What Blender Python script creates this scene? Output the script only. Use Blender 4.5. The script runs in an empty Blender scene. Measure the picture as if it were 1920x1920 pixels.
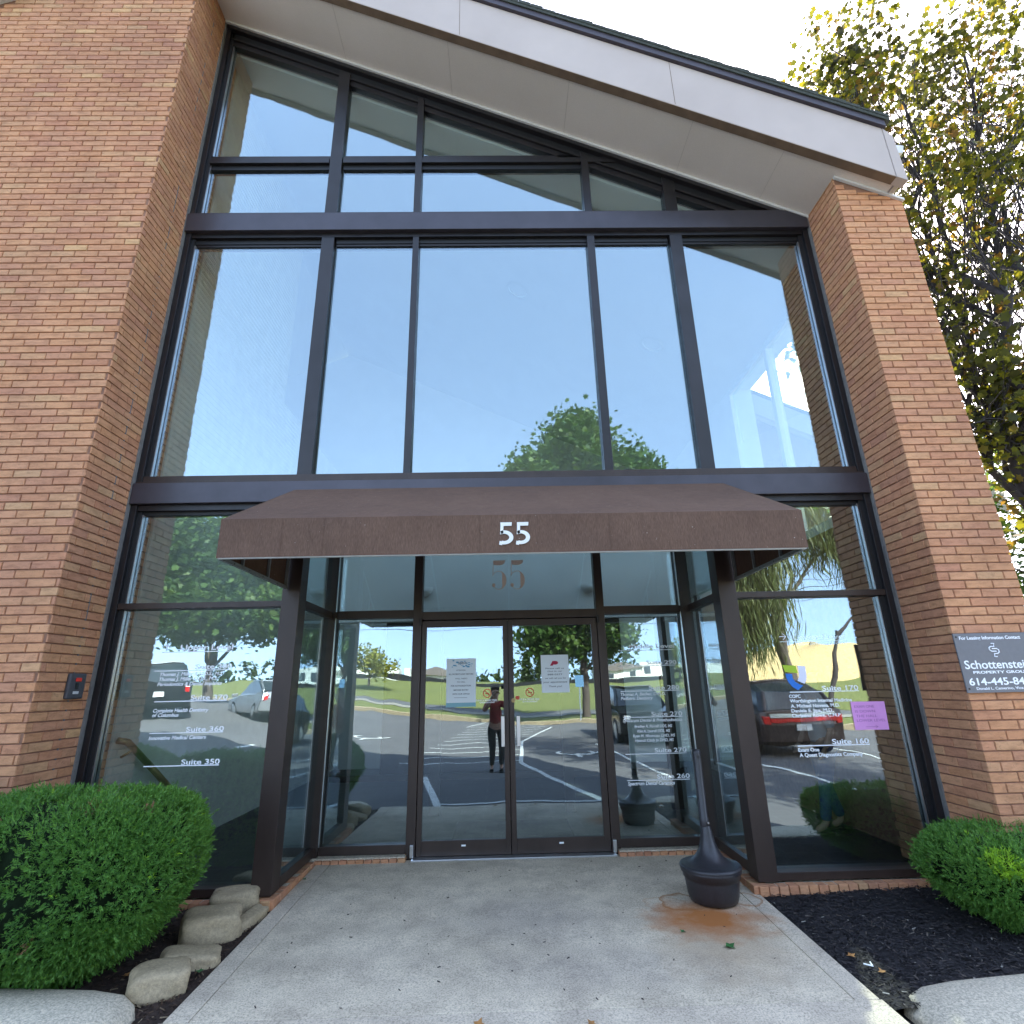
import bpy, math, random
import numpy as np
from mathutils import Vector, Matrix
random.seed(7); rng = np.random.default_rng(11)
R = math.radians
S = bpy.context.scene
COL = S.collection

# ---------------------------------------------------------------- camera, sky, sun, exposure
def cam_axes(yaw, pitch, roll):
    cy, sy, cp, sp = math.cos(yaw), math.sin(yaw), math.cos(pitch), math.sin(pitch)
    f = Vector((sy*cp, cy*cp, sp)); r = Vector((cy, -sy, 0)); u = r.cross(f)
    cr, sr = math.cos(roll), math.sin(roll)
    return r*cr+u*sr, -r*sr+u*cr, f
r_, u_, f_ = cam_axes(R(1.151), R(17.715), R(-1.272))
cd = bpy.data.cameras.new('camera'); cam = bpy.data.objects.new('camera', cd); COL.objects.link(cam)
cam.matrix_world = Matrix(((r_.x, u_.x, -f_.x, 0), (r_.y, u_.y, -f_.y, 0), (r_.z, u_.z, -f_.z, 1.6), (0, 0, 0, 1)))
cd.sensor_width = 36; cd.lens = 36*1020.2/1920; cd.clip_start = 0.05; cd.clip_end = 3000
S.camera = cam
SUN = Vector((.49, .95, 1.0)).normalized()
el = math.asin(SUN.z); az = math.atan2(SUN.x, SUN.y)
w = bpy.data.worlds.new('World'); S.world = w; w.use_nodes = True
nt = w.node_tree; nt.nodes.clear()
sky = nt.nodes.new('ShaderNodeTexSky'); sky.sky_type = 'NISHITA'; sky.sun_disc = False
sky.sun_elevation = el; sky.sun_rotation = az; sky.air_density = 1.0; sky.dust_density = .7; sky.ozone_density = 1.0
# read the sky a little above the true horizon, as the clear dry air of the photograph shows no white band
tc = nt.nodes.new('ShaderNodeTexCoord'); mpz = nt.nodes.new('ShaderNodeMapping'); mpz.inputs['Scale'].default_value = (1, 1, .72); mpz.inputs['Location'].default_value = (0, 0, .28)
nt.links.new(tc.outputs['Generated'], mpz.inputs[0]); nt.links.new(mpz.outputs[0], sky.inputs[0])
bg = nt.nodes.new('ShaderNodeBackground'); bg.inputs[1].default_value = 0.15
wo = nt.nodes.new('ShaderNodeOutputWorld')
wt = nt.nodes.new('ShaderNodeMix'); wt.data_type = 'RGBA'; wt.blend_type = 'MULTIPLY'; wt.inputs[0].default_value = 1
wt.inputs[7].default_value = (1.19, 1.0, .85, 1)        # the camera's warm daylight balance
nt.links.new(sky.outputs[0], wt.inputs[6]); nt.links.new(wt.outputs[2], bg.inputs[0]); nt.links.new(bg.outputs[0], wo.inputs[0])
sd = bpy.data.lights.new('sun', 'SUN'); sd.energy = 3.6; sd.angle = R(0.53); sd.color = (1, .94, .84)
so = bpy.data.objects.new('sun', sd); COL.objects.link(so)
so.rotation_euler = SUN.to_track_quat('Z', 'Y').to_euler(); so.location = (20, 40, 40)
S.view_settings.view_transform = 'Standard'; S.view_settings.look = 'None'
S.view_settings.exposure = 3.0; S.view_settings.gamma = 1; S.view_settings.use_curve_mapping = False
S.render.engine = 'CYCLES'
cy = S.cycles
cy.max_bounces = 12; cy.transparent_max_bounces = 24; cy.glossy_bounces = 5; cy.diffuse_bounces = 4
cy.use_denoising = True; cy.caustics_reflective = False; cy.caustics_refractive = False

# ---------------------------------------------------------------- materials
MATS = {}
def srgb(r, g, b):
    f = lambda c: ((c/255+.055)/1.055)**2.4 if c > 10 else c/255/12.92
    return (f(r), f(g), f(b), 1)
class NT:
    def __init__(s, name):
        s.m = bpy.data.materials.new(name); s.m.use_nodes = True
        s.t = s.m.node_tree; s.t.nodes.clear()
        s.out = s.n('ShaderNodeOutputMaterial')
        MATS[name] = s.m
    def n(s, ty, **kw):
        x = s.t.nodes.new(ty)
        for k, v in kw.items(): setattr(x, k, v)
        return x
    def l(s, a, b): s.t.links.new(a, b)
    def coord(s, kind='Object'): return s.n('ShaderNodeTexCoord').outputs[kind]
    def noise(s, scale, detail=4, rough=.55, vec=None, dist=0, stretch=None):
        n = s.n('ShaderNodeTexNoise'); n.inputs['Scale'].default_value = scale
        n.inputs['Detail'].default_value = detail; n.inputs['Roughness'].default_value = rough
        n.inputs['Distortion'].default_value = dist
        v = vec or s.coord()
        if stretch:
            mp = s.n('ShaderNodeMapping'); mp.inputs['Scale'].default_value = stretch; s.l(v, mp.inputs[0]); v = mp.outputs[0]
        s.l(v, n.inputs['Vector']); return n.outputs['Fac']
    def ramp(s, fac, stops, interp='LINEAR'):
        r = s.n('ShaderNodeValToRGB'); r.color_ramp.interpolation = interp
        e = r.color_ramp.elements
        while len(e) > 1: e.remove(e[-1])
        e[0].position, e[0].color = stops[0][0], stops[0][1]
        for p, c in stops[1:]: x = e.new(p); x.color = c
        s.l(fac, r.inputs[0]); return r.outputs[0]
    def mix(s, a, b, fac, mode='MIX'):
        x = s.n('ShaderNodeMix', data_type='RGBA', blend_type=mode)
        if isinstance(fac, (int, float)): x.inputs[0].default_value = fac
        else: s.l(fac, x.inputs[0])
        for i, v in ((6, a), (7, b)):
            if isinstance(v, tuple): x.inputs[i].default_value = v
            else: s.l(v, x.inputs[i])
        return x.outputs[2]
    def math(s, op, a, b=0.0, clamp=False):
        x = s.n('ShaderNodeMath', operation=op, use_clamp=clamp)
        for i, v in ((0, a), (1, b)):
            if isinstance(v, (int, float)): x.inputs[i].default_value = v
            else: s.l(v, x.inputs[i])
        return x.outputs[0]
    def bump(s, h, strength=.3, dist=.01):
        b = s.n('ShaderNodeBump'); b.inputs['Strength'].default_value = strength; b.inputs['Distance'].default_value = dist
        s.l(h, b.inputs['Height']); return b.outputs[0]
    def bsdf(s, col, rough=.7, metal=0, normal=None, spec=.5, **kw):
        p = s.n('ShaderNodeBsdfPrincipled')
        for k, v in (('Base Color', col), ('Roughness', rough), ('Metallic', metal), ('Specular IOR Level', spec)):
            if isinstance(v, (tuple, int, float)): p.inputs[k].default_value = v
            else: s.l(v, p.inputs[k])
        for k, v in kw.items(): p.inputs[k].default_value = v
        if normal: s.l(normal, p.inputs['Normal'])
        s.l(p.outputs[0], s.out.inputs[0]); return p
def simple(name, col, rough=.6, metal=0, nscale=0, amt=.15, bump=0, spec=.5):
    s = NT(name); c = col
    if nscale:
        n = s.noise(nscale, 5, .6)
        dk = tuple(x*(1-amt) for x in col[:3])+(1,); lt = tuple(min(1, x*(1+amt)) for x in col[:3])+(1,)
        c = s.ramp(n, [(.3, dk), (.7, lt)])
    nm = s.bump(s.noise(nscale*8 or 50, 3), bump, .004) if bump else None
    s.bsdf(c, rough, metal, nm, spec); return s.m
RC = lambda *a: srgb(*a)

# brick: every brick is real geometry, colour picked per brick
def brick_mat(name, stops):
    s = NT(name)
    g = s.n('ShaderNodeNewGeometry').outputs['Random Per Island']
    base = s.ramp(g, stops, 'LINEAR')
    streak = s.noise(9, 6, .7, stretch=(1, 1, 3.5))
    c = s.mix(base, s.ramp(streak, [(.33, (.58, .53, .50, 1)), (.55, (1, 1, 1, 1)), (.8, (1.2, 1.17, 1.12, 1))]), .6, 'MULTIPLY')
    vein = s.noise(26, 5, .75, dist=1.2)
    c = s.mix(c, (.16, .09, .075, 1), s.math('MULTIPLY', s.ramp(vein, [(.56, (0, 0, 0, 1)), (.68, (1, 1, 1, 1))]), .38))
    big = s.noise(.55, 5, .6)
    c = s.mix(c, s.ramp(big, [(.3, (.84, .81, .84, 1)), (.7, (1.12, 1.1, 1.04, 1))]), 1, 'MULTIPLY')
    wash = s.noise(2.2, 5, .65, stretch=(1, 1, .12))
    c = s.mix(c, s.ramp(wash, [(.32, (.80, .80, .82, 1)), (.55, (1, 1, 1, 1))]), .7, 'MULTIPLY')
    c = s.mix(c, (1.10, 1.08, .93, 1), 1, 'MULTIPLY')
    h = s.math('ADD', s.noise(60, 5, .7), s.noise(14, 3))
    s.bsdf(c, .88, 0, s.bump(h, .55, .004), .25)
    return s.m
brick_mat('brick', [(0, (.50, .25, .15, 1)), (.2, (.55, .295, .18, 1)), (.4, (.48, .235, .155, 1)), (.6, (.57, .31, .195, 1)),
                    (.8, (.47, .235, .165, 1)), (.92, (.54, .305, .19, 1)), (.975, (.53, .32, .20, 1)), (1, (.60, .37, .21, 1))])
simple('mortar', (.26, .14, .092, 1), .95, 0, 14, .25, .4, .2)
simple('caulk', (.16, .155, .145, 1), .8, 0, 20, .2)
simple('white_brick', (.80, .81, .77, 1), .8, 0, 6, .08, .3)
simple('interior_paint', (.80, .82, .82, 1), .85, 0, 2, .04)
simple('ceiling_paint', (.84, .86, .87, 1), .9, 0, 2, .03)
s = NT('stucco'); n1 = s.noise(.9, 4); n2 = s.noise(160, 4, .7)
c = s.ramp(n1, [(.3, (.70, .64, .57, 1)), (.7, (.77, .71, .64, 1))])
c = s.mix(c, s.ramp(n2, [(.3, (.9, .9, .9, 1)), (.7, (1.06, 1.06, 1.06, 1))]), 1, 'MULTIPLY')
s.bsdf(c, .9, 0, s.bump(n2, .5, .004), .2)
s = NT('fascia_paint'); n1 = s.noise(1.3, 4); n2 = s.noise(120, 4, .7)
c = s.ramp(n1, [(.3, (.47, .40, .365, 1)), (.7, (.53, .455, .415, 1))])
s.bsdf(c, .85, 0, s.bump(n2, .35, .003), .2)
simple('stucco_joint', (.58, .53, .47, 1), .9)
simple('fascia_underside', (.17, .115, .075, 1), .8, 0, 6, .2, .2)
simple('drip_edge', (.045, .035, .045, 1), .5, 0, 5, .2)
simple('shingle', (.045, .05, .04, 1), .95, 0, 30, .4, .6)
simple('gutter_white', (.66, .66, .63, 1), .5, 0, 4, .08)
s = NT('bronze_metal'); n = s.noise(3.5, 5, .6, stretch=(1, 1, .35))
c = s.ramp(n, [(.3, (.011, .010, .011, 1)), (.7, (.020, .017, .018, 1))])
rr = s.ramp(s.noise(7, 4), [(.3, (.30, .30, .30, 1)), (.7, (.46, .46, .46, 1))])
s.bsdf(c, rr, .15, s.bump(s.noise(200, 2), .06, .001), .55)
s = NT('bronze_satin'); n = s.noise(5, 5, .6, stretch=(1, 1, .35))
c = s.ramp(n, [(.3, (.030, .019, .015, 1)), (.7, (.045, .029, .023, 1))])
s.bsdf(c, .42, .1, s.bump(s.noise(150, 3), .08, .001), .5)
simple('beam_face', (.060, .055, .066, 1), .34, .3, 3, .15)
simple('rubber_black', (.008, .008, .009, 1), .5)
simple('aluminium', (.62, .64, .66, 1), .28, .95, 10, .08)
simple('steel_pull', (.55, .55, .56, 1), .32, 1)
simple('tube_grey', (.26, .27, .26, 1), .45, .4, 12, .15)
s = NT('canvas')
wv1 = s.noise(260, 2, .5, stretch=(1, 1, .12)); wv2 = s.noise(1.1, 5, .6); wv3 = s.noise(14, 5, .7, stretch=(1, 1, .3))
c = s.ramp(wv1, [(.3, (.115, .070, .049, 1)), (.7, (.17, .108, .078, 1))])
c = s.mix(c, s.ramp(wv2, [(.3, (.86, .86, .88, 1)), (.7, (1.12, 1.1, 1.08, 1))]), 1, 'MULTIPLY')
c = s.mix(c, s.ramp(wv3, [(.3, (.88, .88, .9, 1)), (.75, (1.1, 1.1, 1.1, 1))]), 1, 'MULTIPLY')
spk = s.ramp(s.noise(75, 2, .4), [(.765, (0, 0, 0, 1)), (.78, (1, 1, 1, 1))])
c = s.mix(c, (.6, .58, .52, 1), s.math('MULTIPLY', spk, .6))
s.bsdf(c, .93, 0, s.bump(wv1, .35, .002), .15)
simple('sign_white', (.80, .80, .74, 1), .6)
simple('decal_white', (.92, .94, .96, 1), .5)
simple('decal_gold', (.78, .62, .50, 1), .6, 0)
simple('decal_red', (.62, .06, .03, 1), .5)
simple('logo_green', (.38, .55, .02, 1), .5)
simple('logo_blue', (.01, .17, .62, 1), .5)
simple('logo_white', (.78, .80, .93, 1), .5)
simple('poster_white', (.72, .78, .80, 1), .7)
simple('poster_teal', (.22, .42, .48, 1), .7)
simple('poster_blue', (.10, .34, .52, 1), .7)
simple('poster_ink', (.10, .13, .15, 1), .8)
simple('poster_red', (.42, .02, .06, 1), .7)
simple('paper_pink', (.74, .34, .70, 1), .8, 0, 5, .05)
simple('ink_purple', (.30, .10, .32, 1), .8)
simple('sign_grey', (.155, .155, .165, 1), .5, 0, 30, .06)
simple('plastic_grey', (.055, .055, .062, 1), .5, 0, 30, .1)
simple('red_lens', (.75, .02, .01, 1), .35)
simple('switch_white', (.55, .55, .55, 1), .5)
s = NT('ash_plastic'); n = s.noise(60, 4, .7)
s.bsdf(s.ramp(n, [(.3, (.020, .019, .022, 1)), (.7, (.034, .032, .036, 1))]), .36, 0, s.bump(n, .15, .002), .5)
def glass_mat(name, refl, tint, waviness):
    s = NT(name)
    wv = s.math('ADD', s.noise(1.1, 2, .4, vec=s.coord('Object')), s.math('MULTIPLY', s.noise(4.5, 1, .3), .10))
    b = s.n('ShaderNodeBump'); b.inputs['Strength'].default_value = 1; b.inputs['Distance'].default_value = waviness
    s.l(wv, b.inputs['Height'])
    gl = s.n('ShaderNodeBsdfGlossy'); gl.inputs['Roughness'].default_value = 0.0; gl.inputs['Color'].default_value = (.78, .92, 1, 1)
    s.l(b.outputs[0], gl.inputs['Normal'])
    tr = s.n('ShaderNodeBsdfTransparent'); tr.inputs[0].default_value = tint
    lw = s.n('ShaderNodeLayerWeight'); lw.inputs['Blend'].default_value = .5
    f = s.math('ADD', s.math('MULTIPLY', s.math('POWER', lw.outputs['Facing'], 3.0), 1-refl), refl, True)
    mx = s.n('ShaderNodeMixShader'); s.l(f, mx.inputs[0]); s.l(tr.outputs[0], mx.inputs[1]); s.l(gl.outputs[0], mx.inputs[2])
    df = s.n('ShaderNodeBsdfDiffuse'); df.inputs[0].default_value = (.55, .55, .50, 1)
    dirt = s.math('MULTIPLY', s.ramp(s.noise(1.7, 6, .75, stretch=(1, 1, .4)), [(.42, (.1, .1, .1, 1)), (.75, (1, 1, 1, 1))]), .010)
    m2 = s.n('ShaderNodeMixShader'); s.l(dirt, m2.inputs[0]); s.l(mx.outputs[0], m2.inputs[1]); s.l(df.outputs[0], m2.inputs[2])
    s.l(m2.outputs[0], s.out.inputs[0]); return s.m
glass_mat('glass', .205, (.93, .985, .965, 1), .0040)
glass_mat('glass_door', .18, (.93, .985, .97, 1), .0026)
glass_mat('glass_car', .12, (.10, .12, .12, 1), 0)

# concrete with stains
def concrete(name, lo, hi, stain=False):
    s = NT(name)
    v = s.coord()
    n1 = s.noise(1.3, 6, .6); n2 = s.noise(95, 4, .75); n3 = s.noise(4, 5, .65)
    c = s.ramp(n1, [(.3, lo), (.7, hi)])
    c = s.mix(c, s.ramp(n3, [(.32, (.70, .69, .70, 1)), (.6, (1.04, 1.04, 1.03, 1))]), .8, 'MULTIPLY')
    c = s.mix(c, s.ramp(n2, [(.36, (.50, .49, .48, 1)), (.50, (1, 1, 1, 1)), (.68, (1.28, 1.27, 1.25, 1))]), .85, 'MULTIPLY')
    pits = s.ramp(s.noise(34, 5, .8), [(.60, (0, 0, 0, 1)), (.70, (1, 1, 1, 1))])
    zone = s.ramp(s.noise(1.0, 3, .5, dist=.6), [(.46, (0, 0, 0, 1)), (.62, (1, 1, 1, 1))])
    c = s.mix(c, (.10, .085, .085, 1), s.math('MULTIPLY', s.math('MULTIPLY', pits, zone), .6))
    if stain:
        def blob(cx, cy, rx, ry):
            mp = s.n('ShaderNodeMapping'); mp.vector_type = 'TEXTURE'
            mp.inputs['Location'].default_value = (cx, cy, 0); mp.inputs['Scale'].default_value = (rx, ry, 1000)
            s.l(v, mp.inputs[0])
            vm = s.n('ShaderNodeVectorMath', operation='LENGTH')
            nz = s.n('ShaderNodeTexNoise'); nz.inputs['Scale'].default_value = 7; nz.inputs['Detail'].default_value = 5; s.l(v, nz.inputs['Vector'])
            ad = s.n('ShaderNodeVectorMath', operation='ADD')
            sc = s.n('ShaderNodeVectorMath', operation='MULTIPLY_ADD'); sc.inputs[1].default_value = (.95, .95, 0); sc.inputs[2].default_value = (-.475, -.475, 0)
            s.l(nz.outputs['Color'], sc.inputs[0]); s.l(mp.outputs[0], ad.inputs[0]); s.l(sc.outputs[0], ad.inputs[1])
            s.l(ad.outputs[0], vm.inputs[0]); return vm.outputs['Value']
        grime = blob(.15, 4.75, .8, .6)
        c = s.mix(c, (.19, .17, .18, 1), s.math('MULTIPLY', s.ramp(grime, [(.2, (1, 1, 1, 1)), (1, (0, 0, 0, 1))]), .28))
        grime = blob(.55, 4.0, 1.0, .35)
        c = s.mix(c, (.17, .15, .155, 1), s.math('MULTIPLY', s.ramp(grime, [(.2, (1, 1, 1, 1)), (1, (0, 0, 0, 1))]), .25))
        pale = blob(1.42, 4.30, .60, .65)
        c = s.mix(c, (.44, .32, .20, 1), s.math('MULTIPLY', s.ramp(pale, [(.3, (1, 1, 1, 1)), (1.15, (0, 0, 0, 1))]), .55))
        rust = blob(1.44, 4.62, .52, .42)
        c = s.mix(c, (.40, .15, .045, 1), s.math('MULTIPLY', s.ramp(rust, [(.3, (1, 1, 1, 1)), (1.05, (0, 0, 0, 1))]), 1.0))
        for (cx, cy, rx, ry, a) in ((1.36, 4.93, .19, .17, .8), (1.86, 4.93, .12, .14, .75), (1.20, 4.90, .17, .15, .3)):
            d = blob(cx, cy, rx, ry)
            ring = s.ramp(d, [(.72, (0, 0, 0, 1)), (.95, (1, 1, 1, 1)), (1.12, (0, 0, 0, 1))])
            c = s.mix(c, (.33, .13, .035, 1), s.math('MULTIPLY', ring, a))
    s.bsdf(c, .9, 0, s.bump(n2, .5, .004), .25)
concrete('concrete', (.57, .485, .36, 1), (.70, .60, .455, 1), True)
concrete('concrete_edge', (.57, .485, .37, 1), (.67, .575, .445, 1), True)
s = NT('kerb_concrete'); n2 = s.noise(75, 4, .8); n1 = s.noise(2, 4)
c = s.ramp(n1, [(.3, (.54, .48, .37, 1)), (.7, (.62, .56, .44, 1))])
c = s.mix(c, s.ramp(n2, [(.38, (.5, .5, .5, 1)), (.64, (1.35, 1.3, 1.25, 1))]), .8, 'MULTIPLY')
s.bsdf(c, .9, 0, s.bump(n2, .7, .006), .2)
s = NT('limestone'); n2 = s.noise(55, 5, .8); n1 = s.noise(3, 4)
c = s.ramp(n1, [(.3, (.38, .305, .19, 1)), (.7, (.49, .40, .265, 1))])
c = s.mix(c, s.ramp(n2, [(.35, (.6, .6, .6, 1)), (.7, (1.25, 1.2, 1.15, 1))]), .75, 'MULTIPLY')
s.bsdf(c, .92, 0, s.bump(n2, .8, .006), .2)
s = NT('asphalt'); n2 = s.noise(80, 4, .8); n1 = s.noise(.4, 4)
c = s.ramp(n1, [(.3, (.105, .102, .104, 1)), (.7, (.135, .13, .13, 1))])
c = s.mix(c, s.ramp(n2, [(.35, (.65, .65, .65, 1)), (.7, (1.3, 1.3, 1.3, 1))]), .7, 'MULTIPLY')
s.bsdf(c, .85, 0, s.bump(n2, .4, .005), .3)
simple('path_concrete', (.26, .24, .20, 1), .9, 0, 3, .1)
simple('road_paint', (.62, .62, .58, 1), .7, 0, 8, .15)
simple('mulch', (.022, .019, .020, 1), .9, 0, 25, .5, .9, .3)
simple('mulch_brown', (.045, .030, .024, 1), .9, 0, 25, .5, .9, .3)
s = NT('mulch_chip'); g = s.n('ShaderNodeNewGeometry').outputs['Random Per Island']
s.bsdf(s.ramp(g, [(0, (.012, .011, .013, 1)), (.6, (.030, .026, .028, 1)), (.92, (.05, .04, .036, 1)), (.985, (.10, .08, .065, 1)), (1, (.32, .30, .26, 1))]), .85, 0, None, .3)
s = NT('mulch_chip_brown'); g = s.n('ShaderNodeNewGeometry').outputs['Random Per Island']
s.bsdf(s.ramp(g, [(0, (.02, .014, .012, 1)), (.6, (.055, .032, .022, 1)), (.92, (.10, .06, .035, 1)), (1, (.22, .17, .11, 1))]), .85, 0, None, .3)
s = NT('grass'); n = s.noise(3, 6, .7); n2 = s.noise(.25, 3)
c = s.ramp(n, [(.3, (.085, .105, .028, 1)), (.7, (.15, .165, .05, 1))])
c = s.mix(c, (.20, .20, .07, 1), s.math('MULTIPLY', n2, .5)); s.bsdf(c, .9, 0, s.bump(n, .6, .05), .2)
simple('straw_mat', (.46, .33, .15, 1), .95, 0, 8, .3, .8)
simple('bark', (.075, .058, .048, 1), .95, 0, 10, .35, .8)
simple('bark_dark', (.035, .028, .028, 1), .95, 0, 10, .35, .8)
def leaf_mat(name, stops, trans=.5, rough=.5):
    s = NT(name); g = s.n('ShaderNodeNewGeometry').outputs['Random Per Island']
    n = s.noise(.45, 3, .5)
    f = s.math('ADD', s.math('MULTIPLY', g, .55), s.math('MULTIPLY', s.ramp(n, [(.3, (0, 0, 0, 1)), (.7, (1, 1, 1, 1))]), .45), True)
    c = s.ramp(f, stops)
    d = s.n('ShaderNodeBsdfPrincipled'); d.inputs['Roughness'].default_value = rough; d.inputs['Specular IOR Level'].default_value = .25
    t = s.n('ShaderNodeBsdfTranslucent'); s.l(c, d.inputs['Base Color'])
    s.l(s.mix(c, (1.25, 1.2, .7, 1), 1, 'MULTIPLY'), t.inputs[0])
    m = s.n('ShaderNodeMixShader'); m.inputs[0].default_value = trans
    s.l(d.outputs[0], m.inputs[1]); s.l(t.outputs[0], m.inputs[2]); s.l(m.outputs[0], s.out.inputs[0])
leaf_mat('leaf_maple', [(0, (.022, .018, .016, 1)), (.25, (.035, .036, .014, 1)), (.45, (.06, .066, .013, 1)), (.66, (.14, .135, .015, 1)), (.80, (.15, .095, .02, 1)), (1, (.11, .05, .025, 1))], .5)
leaf_mat('leaf_green', [(0, (.025, .055, .014, 1)), (.5, (.05, .10, .02, 1)), (1, (.11, .16, .035, 1))], .4)
leaf_mat('leaf_dark', [(0, (.018, .032, .010, 1)), (.6, (.04, .065, .018, 1)), (1, (.08, .11, .03, 1))], .3)
leaf_mat('leaf_willow', [(0, (.06, .075, .025, 1)), (.5, (.11, .13, .045, 1)), (1, (.19, .19, .07, 1))], .4)
leaf_mat('leaf_yellow', [(0, (.10, .13, .02, 1)), (1, (.32, .30, .04, 1))], .4)
leaf_mat('yew', [(0, (.045, .135, .030, 1)), (.35, (.095, .235, .045, 1)), (.7, (.16, .33, .055, 1)), (1, (.30, .46, .08, 1))], .3, .45)
leaf_mat('yew_fresh', [(0, (.22, .42, .03, 1)), (1, (.40, .62, .05, 1))], .25, .5)
simple('yew_dead', (.24, .13, .06, 1), .8)
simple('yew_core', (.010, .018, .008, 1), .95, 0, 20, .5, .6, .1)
simple('dead_leaf', (.36, .17, .05, 1), .8, 0, 30, .3)
simple('green_leaf', (.035, .13, .03, 1), .6, 0, 30, .3)
s = NT('slate_floor')
bt = s.n('ShaderNodeTexBrick'); bt.inputs['Scale'].default_value = 1; bt.inputs['Brick Width'].default_value = .6; bt.inputs['Row Height'].default_value = .3
bt.inputs['Mortar Size'].default_value = .006; bt.inputs['Color1'].default_value = (.020, .021, .022, 1); bt.inputs['Color2'].default_value = (.036, .037, .037, 1); bt.inputs['Mortar'].default_value = (.10, .10, .095, 1)
s.l(s.coord(), bt.inputs[0]); s.bsdf(bt.outputs[0], .35, 0, None, .4)
simple('dark_wood', (.035, .022, .016, 1), .4, 0, 5, .2)
simple('brass_rail', (.30, .21, .10, 1), .4, .6)
simple('lamp_glass', (.8, .82, .82, 1), .4)
simple('skin', (.42, .25, .18, 1), .6)
simple('hair_grey', (.30, .29, .27, 1), .8)
simple('hair_dark', (.03, .022, .018, 1), .7)
simple('denim', (.022, .045, .14, 1), .85, 0, 60, .2, .2)
simple('cloth_red', (.22, .010, .010, 1), .85)
simple('cloth_black', (.012, .012, .014, 1), .85)
simple('cloth_pale', (.45, .47, .52, 1), .85)
simple('paint_black', (.012, .013, .015, 1), .12, .2)
simple('paint_silver', (.42, .43, .44, 1), .2, .7)
simple('paint_brown', (.055, .04, .038, 1), .15, .4)
simple('paint_yellow', (.62, .33, .02, 1), .3)
simple('tyre', (.02, .02, .02, 1), .8)
simple('tail_red', (.5, .01, .01, 1), .2)
simple('house_white', (.62, .62, .58, 1), .8)
simple('house_roof', (.14, .12, .11, 1), .9)
simple('fence_black', (.02, .02, .022, 1), .7)
simple('phone_black', (.01, .01, .012, 1), .2)
simple('window_dark', (.03, .04, .05, 1), .1, 0)
simple('sign_blue', (.08, .18, .30, 1), .5)

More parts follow.
